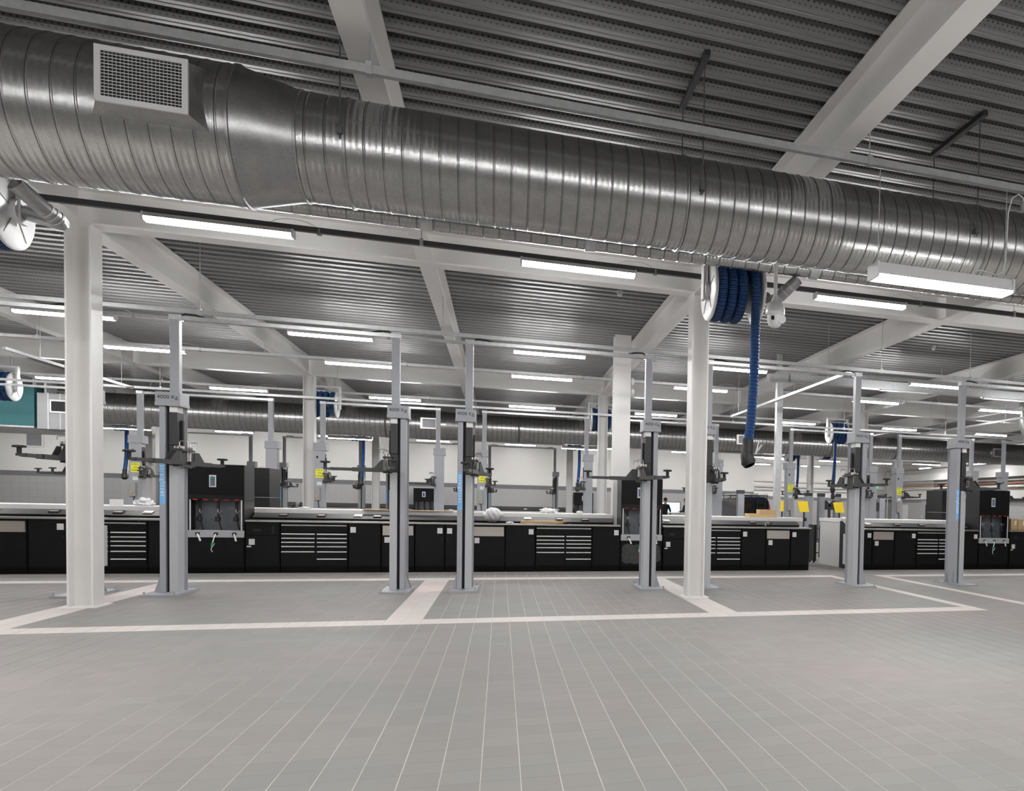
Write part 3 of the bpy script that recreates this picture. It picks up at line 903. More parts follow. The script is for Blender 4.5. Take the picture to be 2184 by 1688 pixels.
def make_lift(cx, cy, rz, label, group, arms, bolts=True, half=1.5, detail=True):
    t = thing('vehicle_lift', label, 'lift', (cx, cy, 0), rz, group)
    for s in (1, -1):
        d = post_meshes(s); px = -s * half
        L = (px, 0, 0)
        c = put('column', d['column'], t, L, .004 if detail else 0)
        put('slot_liner', d['slot'], c)
        if s == 1: put('brand_sticker', d['blue'], c)
        if detail and s == 1:
            lettering('straightset', .088, 'ink_white', c, (s * -.070, -.1522, 1.64), (R(90), R(90), 0))
        put('lower_cover', d['cover'], t, L)
        put('belt_cover', d['belt'], t, L)
        put('data_plate', d['tagp'], t, L)
        put('rear_panel', d['rear'], t, L)
        cp = put('head_cap', d['cap'], t, L, .006 if detail else 0)
        if detail: lettering('4000 Kg', .075, 'ink', cp, (0.0, -.1815, Z_CAP1 - .075), FRONT)
        put('extension', d['ext'], t, L, .008 if detail else 0)
        put('extension_cap', d['extcap'], t, L)
        put('base_plate', d['plate'], t, L)
        put('gusset', d['gusset0'], t, L); put('gusset', d['gusset1'], t, L)
        put('anchor_bolts', d['anchors'], t, L)
        cr = put('carriage', d['carriage'], t, L)
        put('arm_pins', d['pins'], cr)
        put('hose_track', d['track'], t, L)
        if s == -1:
            m_ = put('power_unit', d['motor'], t, L)
            put('oil_tank', d['tank'], t, L)
            cpn = put('control_panel', d['panel'], t, L); put('main_switch', d['switch'], cpn); put('cable', d['cable'], cpn)
            sw = put('load_sticker', d['swl'], t, L); put('notice', d['note'], t, L); put('vent_slot', d['vent'], t, L)
            if rz:
                for k, tx in enumerate(('S.W.L.', '4.0', 'TONNES')):
                    lettering(tx, .06 if k < 2 else .045, 'ink', sw, (0, .1655, 2.18 - .075 * k), (R(90), 0, R(180)))
        for k, e in enumerate(arms[s]):
            pv = (s * .15, -.2 if e[1] < .1 else .2)
            key = (s, e)
            if key not in arm_cache: arm_cache[key] = arm_mesh(pv, e)
            me, q = arm_cache[key]
            a = put('arm', me, t, L)
            put('pad', pad_me, a, (q.x, q.y, 1.935))
    b = MB(); b.box(-half - .01, half + .01, -.045, .025, Z_TOP - .055, Z_TOP); b.build('crossbar', 'galv', t)
    b = MB()
    for s in (1, -1):
        b.tube([(s * (half - .1), -.01, Z_TOP), (s * (half - .16), -.01, Z_TOP + .035), (s * (half - .28), -.01, Z_TOP + .03), (s * (half - .4), -.01, Z_TOP + .004)], .014, 6)
    b.build('hydraulic_hose', 'rubber', t)
    return t
G1 = 'front row of two-post lifts'
make_lift(-7.05, 13.45, 0, 'grey two-post lift half hidden by the white column beside the foil-wrapped duct', G1, {1: ((.0, -1.05), (.37, .85)), -1: ((-.22, -1.15), (-.35, .75))})
make_lift(-3.03, 13.45, 0, 'grey two-post lift in front of the oil dispenser cabinet and double drawers', G1, {1: ((-.13, -1.05), (.37, .85)), -1: ((.04, -1.05), (-1.08, .25))})
make_lift(.955, 13.45, 0, 'grey two-post lift in front of the bagged round object on the workbench', G1, {1: ((.045, -1.15), (.36, .75)), -1: ((.1, -1.05), (-1.03, .25))})
make_lift(4.94, 13.45, 0, 'grey two-post lift just behind the white column next to the long hanging blue hose', G1, {1: ((.1, -.95), (.36, .75)), -1: ((.13, -.95), (-.25, .75))})
make_lift(10.15, 13.45, 0, 'grey two-post lift in front of the dispenser cabinet beside cardboard boxes', G1, {1: ((.37, -.85), (.1, .75)), -1: ((.1, -.95), (-.25, .75))})
DA = {1: ((.15, -1.0), (.35, .8)), -1: ((-.15, -1.0), (-.35, .8))}
DB = {1: ((1.0, -.25), (.25, .8)), -1: ((-.1, -1.0), (-.45, .75))}
for i, x in enumerate((-11.3, -7.2, -3.12, .97, 4.97, 10.35, 14.3, 18.5)):
    make_lift(x, 23.6, R(180), 'grey two-post lift behind the divider wall, ' + bay(x).replace('over', 'in'), 'second row of two-post lifts', DA if i % 2 else DB, half=1.48)
for x in (-11.45, -7.3, -3.2, .95):
    make_lift(x, 37.9, 0, 'grey two-post lift before the tiled rear wall, ' + bay(x).replace('over', 'by'), 'rear row of two-post lifts', DA, detail=False)

# ------------------------------------------------------------------ workbench cabinets
YB = 16.8
def pull(parent, x, z):
    b = MB()
    for sx in (-.028, .028): b.box(x + sx - .019, x + sx + .019, -.034, -.019, z - .055, z + .055)
    b.box(x - .009, x + .009, -.026, -.019, z - .055, z + .055)
    return b.build('handle', 'aluminium', parent)
def lock(parent, x, z):
    b = MB(); b.tube([(x, -.018, z), (x, -.032, z)], .012, 8); b.box(x - .004, x + .004, -.036, -.032, z - .012, z + .035)
    return b.build('lock', 'rubber', parent)
def base_cab(x0, x1, label, name):
    w = x1 - x0
    t = thing(name, label, 'cabinet', (x0, YB, 0), group='black workbench cabinets')
    b = MB()
    b.box(.002, w - .002, 0, .60, .11, .965)
    b.build('body', 'cabinet_black', t, bevel=.004)
    b = MB(); b.box(.002, w - .002, .012, .55, 0, .1095); b.build('plinth', 'plinth_black', t)
    return t, w
def door(t, x0, x1, z0, z1, name='door'):
    b = MB(); b.box(x0, x1, -.018, -.0005, z0, z1)
    return b.build(name, 'cabinet_black', t, bevel=.003)
def cab_door(x0, x1, side, label, locked=True):
    t, w = base_cab(x0, x1, label, 'door_cabinet')
    d = door(t, .018, w - .018, .135, .945)
    hx = .085 if side == 'l' else w - .085
    pull(d, hx, .835)
    if locked: lock(d, .045 if side == 'l' else w - .045, .66)
def cab_panel(x0, x1, label):
    t, w = base_cab(x0, x1, label, 'bin_cabinet')
    d = door(t, .018, w - .018, .135, .725)
    pull(d, .105, .645)
    b = MB(); b.box(.022, w - .022, -.016, -.0005, .735, .925); f = b.build('flap', 'steel_brushed', t)
    b = MB(); b.box(w - .05, w - .024, -.022, -.0165, .737, .923); b.build('flap_edge', 'steel', f)
def cab_slots(x0, x1, label):
    t, w = base_cab(x0, x1, label, 'roll_cabinet')
    d = door(t, .018, w - .018, .135, .70)
    pull(d, .11, .59)
    b = MB(); b.box(.03, .10, -.034, -.019, .49, .515); b.build('latch', 'aluminium', d)
    f = door(t, .018, w - .018, .712, .945, 'front_panel')
    b = MB(); b.prism([(.12, .80), (.135, .785), (.24, .785), (.255, .80), (.255, .825), (.24, .84), (.135, .84), (.12, .825)], -.0192, -.0181, 'y'); b.build('slot', 'black', f)
    b = MB(); b.prism([(w - .13, .76), (w - .12, .745), (w - .10, .745), (w - .09, .76), (w - .09, .88), (w - .10, .895), (w - .12, .895), (w - .13, .88)], -.0192, -.0181, 'y'); b.build('slot', 'black', f)
def cab_drawers(x0, x1, label):
    t, w = base_cab(x0, x1, label, 'drawer_cabinet')
    mid = w * .52
    def drawer(xa, xb, za, zb, dark=False):
        d = door(t, xa, xb, za, zb, 'drawer')
        b = MB(); b.prism([(-.0185, zb - .026), (-.036, zb - .022), (-.036, zb - .008), (-.0185, zb - .002)], xa, xb - .0, 'x')
        b.build('handle', 'aluminium' if not dark else 'galv', d)
        return d
    d = drawer(.018, w - .018, .775, .925, True)
    for lx in (mid * .75, w - .12):
        lock(d, lx, .945)
    zs = [.757, .676, .599, .518, .418, .278, .135]
    for k in range(5):
        drawer(.018, mid - .02, (zs[k + 1] if k < 4 else .135) + (.006 if k < 4 else 0), zs[k])
    for k in range(6):
        drawer(mid + .02, w - .018, zs[k + 1] + (.006 if k < 5 else 0), zs[k])
cab_panel(-8.36, -7.78, 'black steel-flap bin cabinet at the end of the run behind the wide white column')
cab_door(-7.77, -7.22, 'r', 'black door cabinet between the steel-flap bin cabinet and the drawers behind the white column')
cab_drawers(-7.21, -6.045, 'black drawer cabinet half hidden behind the wide white column')
cab_door(-6.035, -5.445, 'r', 'black door cabinet between drawer cabinet and dispenser, behind a grey lift post')
cab_slots(-4.52, -3.955, 'black cabinet with two black slots beside the dispenser with keypad in full view')
cab_drawers(-3.945, -2.805, 'black double drawer cabinet between the slotted cabinet and a door cabinet')
cab_door(-2.795, -2.225, 'l', 'black door cabinet with handle on its left, right of the double drawers')
cab_panel(-2.215, -1.62, 'black steel-flap bin cabinet half hidden behind a grey lift post')
cab_door(-1.61, -1.065, 'r', 'black door cabinet with its handle beside a neighbouring door handle')
cab_door(-1.055, -.565, 'l', 'narrow black door cabinet left of the grey post with the blue sticker')
cab_panel(-.555, .09, 'black steel-flap bin cabinet below the bagged round object')
cab_door(.10, .69, 'r', 'black door cabinet between steel-flap bin cabinet and double drawers')
cab_drawers(.70, 1.85, 'black double drawer cabinet below the folded brown cardboard')
cab_door(1.86, 2.45, 'r', 'black door cabinet beside the dispenser with the scuffed lower panel')
cab_slots(3.39, 3.965, 'black cabinet with two black slots half hidden by the slim white column')
cab_drawers(3.975, 5.175, 'black drawer cabinet half hidden behind lift post and slim white column')
cab_door(5.185, 5.77, 'l', 'black door cabinet between drawers and the last steel-flap bin cabinet of its run')
cab_panel(5.78, 6.375, 'black steel-flap bin cabinet next to the end of its workbench run')
cab_door(6.385, 6.86, 'l', 'black door cabinet at the open end of the workbench run')
cab_door(8.03, 8.485, 'r', 'narrow black door cabinet by the pale tiled wall end, behind a lift post')
cab_panel(8.495, 9.08, 'black steel-flap bin cabinet near the pale tiled wall end')
cab_door(9.09, 9.69, 'r', 'black door cabinet between the steel flap and the right-hand drawers')
cab_drawers(9.70, 10.865, 'black drawer cabinet half hidden by the post with the bright blue sticker')
cab_door(10.875, 11.46, 'r', 'black door cabinet beside the right-hand dispenser cabinet')
cab_slots(12.40, 12.975, 'black cabinet with two black slots below the cardboard boxes')
cab_drawers(12.985, 14.15, 'black drawer cabinet at the far right end of the workbench')

# worktops with bright front edge, and the sloping socket strips behind
def worktop(x0, x1, label, end=False):
    t = thing('worktop', label, 'worktop', (x0, YB, .966), group='steel worktops')
    w = x1 - x0
    b = MB(); b.box(0, w, -.03, .63, 0, .034); b.build('top', 'steel', t, bevel=.004)
def socket_strip(x0, x1, label, socks):
    t = thing('socket_strip', label, 'socket strip', (x0, YB, 1.0), group='sloping socket strips')
    w = x1 - x0
    b = MB(); b.prism([(.36, .045), (.37, .03), (.62, .03), (.62, .125), (.585, .13)], 0, w, 'x'); b.build('panel', 'socket_panel', t)
    b = MB(); b.box(0, w, .40, .62, .0005, .0295); b.build('riser', 'plinth_black', t)
    x = 1.2
    while x < w - .3:
        b = MB(); b.hexa([(x - .002, .36 - .001, .047), (x + .002, .36 - .001, .047), (x + .002, .585, .1305), (x - .002, .585, .1305), (x - .002, .36 - .001, .05), (x + .002, .36 - .001, .05), (x + .002, .585, .1325), (x - .002, .585, .1325)])
        b.build('seam', 'black', t); x += 1.2
    for sx, kind in socks:
        x = sx - x0
        def P(u, v, h):    # point on the slope
            return (x + u, .36 + .225 * v - .02 * h, .047 + .084 * v + .06 * h)
        b = MB(); b.hexa([P(-.075, .25, 0), P(.075, .25, 0), P(.075, .8, 0), P(-.075, .8, 0), P(-.075, .25, .3), P(.075, .25, .3), P(.075, .8, .3), P(-.075, .8, .3)])
        s_ = b.build('socket', 'steel' if kind else 'rubber', t)
        b = MB(); b.hexa([P(-.06, .3, .3), P(.06, .3, .3), P(.06, .5, .3), P(-.06, .5, .3), P(-.06, .3, .45), P(.06, .3, .45), P(.06, .5, .45), P(-.06, .5, .45)])
        b.build('flap', 'aluminium' if kind else 'steel_brushed', s_)
worktop(-8.36, -5.44, 'steel worktop left of the dispenser behind the wide white column')
worktop(-4.52, 2.455, 'steel worktop between the two oil dispensers')
worktop(3.385, 6.90, 'steel worktop running to the open end of the bench')
worktop(8.02, 11.465, 'steel worktop right of the pale tiled wall end')
worktop(12.39, 14.15, 'steel worktop under the cardboard boxes right of the dispenser')
socket_strip(-8.36, -5.44, 'sloping dark socket strip left of the dispenser behind the wide white column', [(-7.6, 0), (-6.65, 0), (-6.2, 1)])
socket_strip(-4.50, 2.36, 'sloping dark socket strip between the two oil dispensers', [(-4.0, 0), (-3.35, 0), (-2.7, 1), (-2.35, 0), (.55, 1), (1.2, 0), (1.75, 0)])
socket_strip(3.385, 6.75, 'sloping dark socket strip near the open end of the bench', [(3.55, 1), (4.45, 0), (5.6, 0)])
socket_strip(8.05, 11.40, 'sloping dark socket strip right of the pale tiled wall end', [(8.6, 1), (9.4, 0), (10.1, 0)])
b = MB(); b.prism([(YB - .01, 0.0), (YB + .78, 0.0), (YB + .78, 1.16), (YB + .6, 1.16), (YB + .3, .99), (YB - .01, .99)], 7.985, 8.018, 'x')
tag(b.build('end_panel', 'cabinet_side'), 'dark grey bench end panel against the pale tiled wall end', 'panel')

# oil dispensers
def dispenser(x0, label, scuffed=False, w=.90):
    t = thing('oil_dispenser', label, 'dispenser', (x0, YB, 0), group='oil dispenser cabinets')
    b = MB(); b.box(.002, w - .002, .012, .55, 0, .1095); b.build('plinth', 'plinth_black', t)
    b = MB(); b.box(0, w, 0, .62, .11, .665); b.build('lower_body', 'cabinet_black', t)
    b = MB(); b.box(0, .03, .0, .62, .6655, 1.37); b.build('side_wall', 'cabinet_side', t)
    b = MB(); b.box(w - .03, w, .0, .62, .6655, 1.37); b.build('side_wall', 'cabinet_side', t)
    b = MB(); b.box(.0, w, 0, .62, 1.3705, 2.02); up = b.build('upper_body', 'cabinet_side', t, bevel=.004)
    b = MB(); b.box(.015, w - .015, -.014, -.0005, 1.46, 2.005); fd = b.build('upper_door', 'cabinet_black', t, bevel=.003)
    b = MB(); b.box(w / 2 - .055 - .05, w / 2 + .055 - .05, -.02, -.0145, 1.595, 1.82); kp = b.build('keypad_plate', 'plastic_white', t)
    b = MB(); b.box(w / 2 - .085, w / 2 - .015, -.0235, -.0205, 1.625, 1.79); k2 = b.build('keypad', 'film_mark', kp)
    b = MB(); b.box(w / 2 - .075, w / 2 - .025, -.026, -.024, 1.745, 1.775); b.build('display', 'green', kp)
    for r_ in range(4):
        for c_ in range(3):
            b = MB(); b.box(w / 2 - .075 + c_ * .02, w / 2 - .062 + c_ * .02, -.027, -.024, 1.715 - r_ * .025, 1.73 - r_ * .025); b.build('key', 'plastic_grey', kp)
    b = MB(); b.box(.03, w - .03, .30, .31, .80, 1.37); bp = b.build('back_panel', 'film', t)
    for k in range(6):
        x = .14 + .13 * k
        b = MB(); b.bar((x, .2985, .88 + .13 * (k % 3)), (x + .09, .2985, .80 + .02 + .13 * (k % 3)), .004, .014, up=(0, 1, 0)); b.build('printed_mark', 'film_mark', bp)
    for sx in (.035, w - .055):
        b = MB(); b.box(sx, sx + .02, -.012, .0, .80, 1.36); b.build('trim', 'aluminium', t)
    for k in range(5):
        x = .12 + k * (w - .24) / 4
        b = MB(); b.box(x - .035, x + .035, -.006, .03, 1.352, 1.372); b.build('product_tag', 'red', t)
    b = MB(); b.box(.0, w - .0, -.03, .295, .667, .797); br = b.build('drip_shelf', 'lift_light', t, bevel=.004)
    for k in range(3):
        x = .16 + k * (w - .32) / 2
        b = MB(); b.tube([(x, .12, 1.365), (x, .12, 1.25), (x + .005, .12, 1.12)], [.03, .022, .016], 8)
        b.tube([(x + .005, .12, 1.10), (x + .01, .11, .98), (x + .03, .12, .88), (x + .05, .13, .80)], [.015, .013, .012, .012], 8)
        nz = b.build('hose', 'rubber', t, smooth=True)
        b = MB(); b.tube([(x, .115, 1.13), (x, .10, 1.06)], .018, 8); b.tube([(x, .10, 1.04), (x, .085, .97)], .045, 10); b.build('meter', 'rubber', nz)
        b = MB(); b.tube([(x, .1, 1.19), (x, .1, 1.13)], .014, 8); b.tube([(x + .0, .09, 1.10), (x + .07, .08, 1.17)], .006, 6); b.build('trigger', 'steel', nz)
        b = MB(); b.box(x - .03, x + .04, -.034, -.0305, .71, .76); hl = b.build('nozzle_port', 'rubber', br)
        b = MB(); dx = (.03, -.03, .02)[k]
        if k == 1:
            b.tube([(x, -.035, .73), (x - .02, -.06, .66), (x - .04, -.06, .56)], .012, 8); q = b.build('nozzle', 'aluminium', br)
            b = MB(); b.tube([(x - .04, -.06, .575), (x - .055, -.06, .50)], .018, 8); b.build('grip', 'green', br)
            b = MB(); b.tube([(x - .05, -.06, .50), (x - .065, -.06, .44), (x - .04, -.06, .40)], .007, 6); b.tube([(x - .04, -.075, .49), (x + .0, -.08, .56)], .006, 6); b.build('spout', 'aluminium', br)
        else:
            b.tube([(x, -.033, .735), (x + dx, -.05, .68), (x + dx * 2, -.06, .60)], [.012, .014, .018], 8); b.build('nozzle', 'aluminium', br)
    d = door(t, .02, w - .02, .135, .655)
    if scuffed:
        pts = []
        random.seed(3)
        for k in range(40):
            a = 2 * math.pi * k / 40
            pts.append((w / 2 + (.42 + random.uniform(-.02, .015)) * max(-1, min(1, 1.25 * math.cos(a))), .38 + (.21 + random.uniform(-.02, .02)) * max(-1, min(1, 1.2 * math.sin(a)))))
        b = MB(); b.prism(pts, -.0195, -.0185, 'y'); b.build('protective_film', 'film_dark', d)
mat('film_dark', (0.045, 0.043, 0.045), 0.5, noise=0.25, nscale=9)
dispenser(-5.435, 'black oil dispenser cabinet in full view with keypad and a green-gripped nozzle')
dispenser(2.462, 'black oil dispenser with a scuffed film patch on its lower panel, behind a lift post', True)
dispenser(11.475, 'black oil dispenser beside cardboard boxes on the right-hand bench')
# the backs of the dispensers of the other bench row
for i, (xa, xb, lab) in enumerate(((-5.5, -4.67, 'plain black back of a dispenser standing behind the one with the green-gripped nozzle'), (2.80, 3.4, 'plain black back of a dispenser behind the scuffed one, beside the broad white column'), (11.75, 12.3, 'broad plain black back of a cabinet behind the right-hand dispenser'))):
    t = thing('dispenser_back', lab, 'cabinet', (xa, 19.0, 0))
    w = xb - xa
    b = MB(); b.box(0, w, 0, .86, .1, 1.42); b.build('lower_body', 'cabinet_side', t)
    b = MB(); b.box(0, w, 0, .86, 1.43, 2.05); b.build('upper_body', 'cabinet_side', t)
    b = MB(); b.box(.02, w - .02, .05, .8, 0, .0995); b.build('plinth', 'plinth_black', t)
# end panel of the rear bench row by the gap
b = MB(); b.box(7.93, 8.0, 19.1, 19.5, .05, 1.02); t = b.build('end_panel', 'cabinet_side'); tag(t, 'dark upright panel behind the pale tiled wall end, on short feet', 'panel')
b = MB()
for y in (19.15, 19.42): b.box(7.945, 7.985, y, y + .04, 0, .05)
b.build('feet', 'rubber', t)
# galvanised post behind the open bench end
t = thing('steel_post', 'slim galvanised square post rising behind the open end of the workbench', 'post', (6.455, 18.0, 1.214))
b = MB(); b.box(-.075, .075, -.075, .075, 0.012, 3.30); b.build('tube', 'galv', t)
b = MB(); b.box(-.13, .13, -.13, .13, 0, .0115); b.build('foot_plate', 'galv', t)
b = MB(); b.box(-.3, .2, -.11, .11, 3.3005, 3.50); b.build('head', 'galv', t)
b = MB(); b.box(-.05, .05, -.05, .05, 3.5005, 4.005); b.build('bracket', 'galv', t)

# ------------------------------------------------------------------ things lying about
t = thing('bagged_ball', 'round object wrapped in a clear white plastic bag on the worktop', 'bag', (-.15, 17.0, 1.0))
bm = bmesh.new(); bmesh.ops.create_icosphere(bm, subdivisions=4, radius=.165)
random.seed(5)
for v in bm.verts:
    a = math.atan2(v.co.y, v.co.x)
    fold = .010 * math.sin(a * 9 + 3 * v.co.z * 10) * (1 - abs(v.co.z) / .2) + .006 * math.sin(17 * a + 40 * v.co.z)
    v.co *= 1 + fold / .165
    v.co.z *= .95
    if v.co.x > .14 and abs(v.co.z) < .05: v.co.x += .05 * (1 - abs(v.co.z) / .05)
    if v.co.x < -.14 and abs(v.co.z) < .05: v.co.x -= .04 * (1 - abs(v.co.z) / .05)
me = bpy.data.meshes.new('bag'); bm.to_mesh(me); bm.free()
me.polygons.foreach_set('use_smooth', [True] * len(me.polygons))
mbag = mat('bag_film', (0.9, 0.91, 0.92), 0.25, bump=.8, bscale=18)
bsdf = mbag.node_tree.nodes['Principled BSDF']
bsdf.inputs['Alpha'].default_value = 0.7
me.materials.append(mbag)
put('bag', me, t, (0, 0, .168))
b = MB(); b.lathe([(.02, -.13), (.09, -.10), (.125, -.03), (.13, .02), (.10, .09), (.03, .125)], 24, (0, 0, .152)); b.build('contents', 'socket_panel', t, smooth=True)

def sheet(name, label, cat, pts, z, th, m, parent=None):
    b = MB(); b.prism(pts, z, z + th, 'z'); return tag(b.build(name, m), label, cat)
sheet('cardboard_sheet', 'flat brown cardboard sheet lying on the divider wall cap', 'cardboard', [(-2.65, 17.38), (-1.35, 17.36), (-1.05, 17.42), (-1.0, 17.7), (-2.5, 17.9)], 1.214, .012, 'card')
t = thing('cardboard_pad', 'folded brown cardboard with a torn flap on the worktop above the double drawers', 'cardboard', (.4, 16.8, 1.0))
b = MB(); b.prism([(0, .001), (.86, .001), (.84, .045), (.8, .06), (.03, .06), (.0, .045)], .02, .32, 'y'); b.build('pad', 'card', t)
b = MB(); b.hexa([(.72, -.01, .02), (.93, .02, .045), (.92, .2, .045), (.75, .2, .03), (.76, -.01, .07), (.96, .02, .085), (.94, .2, .08), (.78, .2, .065)]); b.build('flap', 'card', t)
def crumple(name, label, loc, sx, sy, sz, m, seed, cat='bag'):
    bm = bmesh.new(); bmesh.ops.create_icosphere(bm, subdivisions=3, radius=1)
    rnd = random.Random(seed)
    for v in bm.verts:
        k = 1 + rnd.uniform(-.22, .18)
        v.co = Vector((v.co.x * sx * k, v.co.y * sy * k, max(0, (v.co.z + .35) * sz * k)))
    me = bpy.data.meshes.new(name); bm.to_mesh(me); bm.free(); me.materials.append(MATS[m])
    return tag(put(name, me, None, loc), label, cat)
mat('bag_white', (0.72, 0.72, 0.73), 0.4)
crumple('plastic_bag', 'crumpled white plastic bag on the divider wall cap', (1.0, 17.8, 1.214), .2, .14, .085, 'bag_white', 1)
crumple('plastic_bag', 'small white plastic scrap on the divider wall cap near the broad white column', (1.68, 17.8, 1.214), .07, .06, .05, 'bag_white', 2)
crumple('plastic_bag', 'crumpled clear plastic wrap on the worktop left of the folded cardboard', (.18, 16.9, 1.001), .08, .05, .03, 'bag_white', 3)
crumple('plastic_bag', 'white plastic scrap beside the post behind the wide white column', (-6.45, 17.8, 1.214), .16, .12, .11, 'bag_white', 4)
crumple('plastic_bag', 'low white plastic scrap on the wall cap right of the oil dispenser', (-3.75, 17.8, 1.214), .12, .08, .03, 'bag_white', 6)
crumple('plastic_bag', 'torn clear wrapping hanging at the end of the cardboard sheet', (-.98, 17.43, 1.2135), .05, .04, .04, 'bag_white', 8)
crumple('cloth', 'white cloth hanging over the pale tiled wall end', (8.35, 17.75, 1.214), .3, .1, .035, 'paper', 9, 'cloth')
b = MB(); b.box(-6.92, -6.78, 17.6, 17.8, 1.2135, 1.33); tag(b.build('paper_stack', 'paper'), 'white paper stack on the wall cap behind the wide white column', 'paper')
def carton(name, label, x0, x1, y0, y1, z0, z1, lab=None):
    t = thing(name, label, 'box', ((x0 + x1) / 2, (y0 + y1) / 2, z0))
    w, d, h = (x1 - x0) / 2, (y1 - y0) / 2, z1 - z0
    b = MB(); b.box(-w, w, -d, d, 0, h); b.build('body', 'card', t, bevel=.004)
    b = MB(); b.box(-.025, .025, -d - .0012, d + .0012, h * .75, h + .0012); b.build('tape', 'card_tape', t)
    if lab:
        b = MB(); b.box(w * .1, w * .6, -d - .002, -d - .0005, h * .45, h * .85); b.build('paper_label', 'paper', t)
    return t
mat('card_tape', (0.50, 0.36, 0.20), 0.35)
carton('carton', 'long flat brown carton lying on the wall cap near the van', 5.60, 6.30, 17.55, 17.9, 1.214, 1.30)
carton('carton', 'brown carton stacked on the long flat carton near the van', 5.88, 6.30, 17.56, 17.85, 1.301, 1.40)
carton('carton', 'brown carton with white label beside the dispenser on the right-hand bench', 12.55, 12.75, 16.95, 17.25, 1.0005, 1.30, True)
carton('carton', 'taller brown carton with white label behind the small orange bottle', 12.77, 13.02, 16.95, 17.2, 1.0005, 1.29, True)
t = thing('bottle', 'small orange bottle with white cap on the right-hand bench', 'bottle', (13.08, 16.9, 1.0005))
b = MB(); b.lathe([(.035, 0), (.038, .02), (.038, .13), (.015, .16)], 14); b.build('body', 'orange', t, smooth=True)
b = MB(); b.lathe([(.017, .16), (.017, .19)], 12); b.build('cap', 'plastic_white', t)
t = thing('vice', 'small black and steel bench vice near the open end of the worktop', 'vice', (5.85, 16.92, 1.0))
b = MB(); b.box(-.09, .07, -.05, .06, 0, .02); b.build('base', 'rubber', t)
b = MB(); b.tube([(-.04, 0, .02), (-.05, 0, .07), (-.02, 0, .105), (.03, 0, .10), (.04, 0, .05)], .014, 8); b.build('bow', 'steel', t, smooth=True)
b = MB(); b.tube([(.03, 0, .06), (.12, -.03, .10)], .014, 8); b.build('lever', 'rubber', t)

# ------------------------------------------------------------------ exhaust hose reels
def ribbed(path, r, pitch=.022, n=12, depth=.10):
    """corrugated hose along a path: crests blue, valleys dark"""
    pts = [Vector(p) for p in path]
    seg = [(pts[i + 1] - pts[i]).length for i in range(len(pts) - 1)]
    tot = sum(seg); k = max(4, int(tot / pitch) * 2)
    out = []; rs = []
    for j in range(k + 1):
        d = tot * j / k; i = 0
        while i < len(seg) - 1 and d > seg[i]: d -= seg[i]; i += 1
        out.append(pts[i].lerp(pts[i + 1], min(1, d / seg[i])))
    b = MB(); base = 0
    rr = []
    for j in range(k + 1): rr.append(r if j % 2 == 0 else r * (1 - depth))
    b.tube(out, rr, n, cap=False)
    b.m = []
    for j in range(k):
        b.m += [0 if j % 4 < 3 else 1] * n
    return b
def ribbed_build(b, name, parent):
    return b.build(name, ['hose_blue', 'hose_dark'], parent, smooth=False)
def arc(cx, cy, cz, r, a0, a1, n=40):
    return [(cx, cy + r * math.cos(R(a0 + (a1 - a0) * i / n)), cz + r * math.sin(R(a0 + (a1 - a0) * i / n))) for i in range(n + 1)]
def make_reel(label, group, loc, drop, mirror=1, nozzle=True):
    t = thing('hose_reel', label, 'hose reel', loc, group=group)
    for k, x in enumerate((-.30, .30)):
        b = MB(); b.lathe([(.06, x - .02), (.34, x - .025), (.36, x - .012), (.36, x + .012), (.34, x + .025), (.06, x + .02)], 36, (0, 0, 0), 'x')
        d = b.build('flange', 'white_gloss', t, smooth=True)
        sx = -1 if x < 0 else 1
        for q in range(5):
            a = 2 * math.pi * q / 5 + .3
            b = MB(); b.bar((x + sx * .024, .09 * math.cos(a), .09 * math.sin(a)), (x + sx * .024, .31 * math.cos(a), .31 * math.sin(a)), .012, .008); b.build('spoke', 'plastic_grey', d)
        b = MB(); b.tube([(x + sx * .02, 0, 0), (x + sx * .075, 0, 0)], .11, 20); b.build('hub', 'white_gloss', d, smooth=True)
    b = MB(); b.tube([(-.29, 0, 0), (.29, 0, 0)], .22, 24); b.build('drum', 'plastic_grey', t, smooth=True)
    for k in range(3):
        x = (-.215 + .125 * k) * mirror
        ribbed_build(ribbed(arc(x, 0, 0, .305, 0, 360, 48), .064), 'hose_coil', t)
    hx = .20 * mirror
    path = arc(hx, 0, 0, .305, 60, 180, 16) + [(hx, -.305, -.3), (hx - .005, -.305, -drop * .6), (hx - .03, -.305, -drop * .85), (hx - .06, -.305, -drop)]
    path = [(p[0], p[1], p[2]) for p in path]
    ribbed_build(ribbed(path, .06), 'hose', t)
    b = MB(); ex, ez = hx - .06, -drop
    b.tube([(ex, -.305, ez + .03), (ex - .003, -.305, ez - .03)], .066, 16); b.build('collar', 'rubber', t)
    if nozzle:
        b = MB(); b.tube([(ex, -.305, ez - .03), (ex - .01, -.305, ez - .14), (ex - .015, -.315, ez - .16), (ex + .0, -.33, ez - .25), (ex + .015, -.345, ez - .29)], [.066, .072, .08, .092, .07], 18, cap=False)
        b.build('nozzle', 'rubber', t, smooth=True)
        b = MB(); b.bar((ex + .09, -.32, ez - .15), (ex + .13, -.33, ez + .01), .03, .012); b.tube([(ex + .10, -.33, ez - .12), (ex + .16, -.33, ez - .04), (ex + .17, -.33, ez - .03)], .014, 8); b.build('clamp', 'galv', t)
    b = MB()
    for sx in (-1, 1):
        b.box(sx * .375 - .02, sx * .375 + .02, -.06, .06, -.12, .50)
    b.box(-.40, .40, -.05, .05, .46, .52)
    fr = b.build('frame', 'white_gloss', t)
    for sx in (-.25, .25):
        b = MB(); b.tube([(sx, 0, .52), (sx, 0, Z_DECK - loc[2] + .125)], .02, 8); b.build('hanger', 'galv', t)
    return t
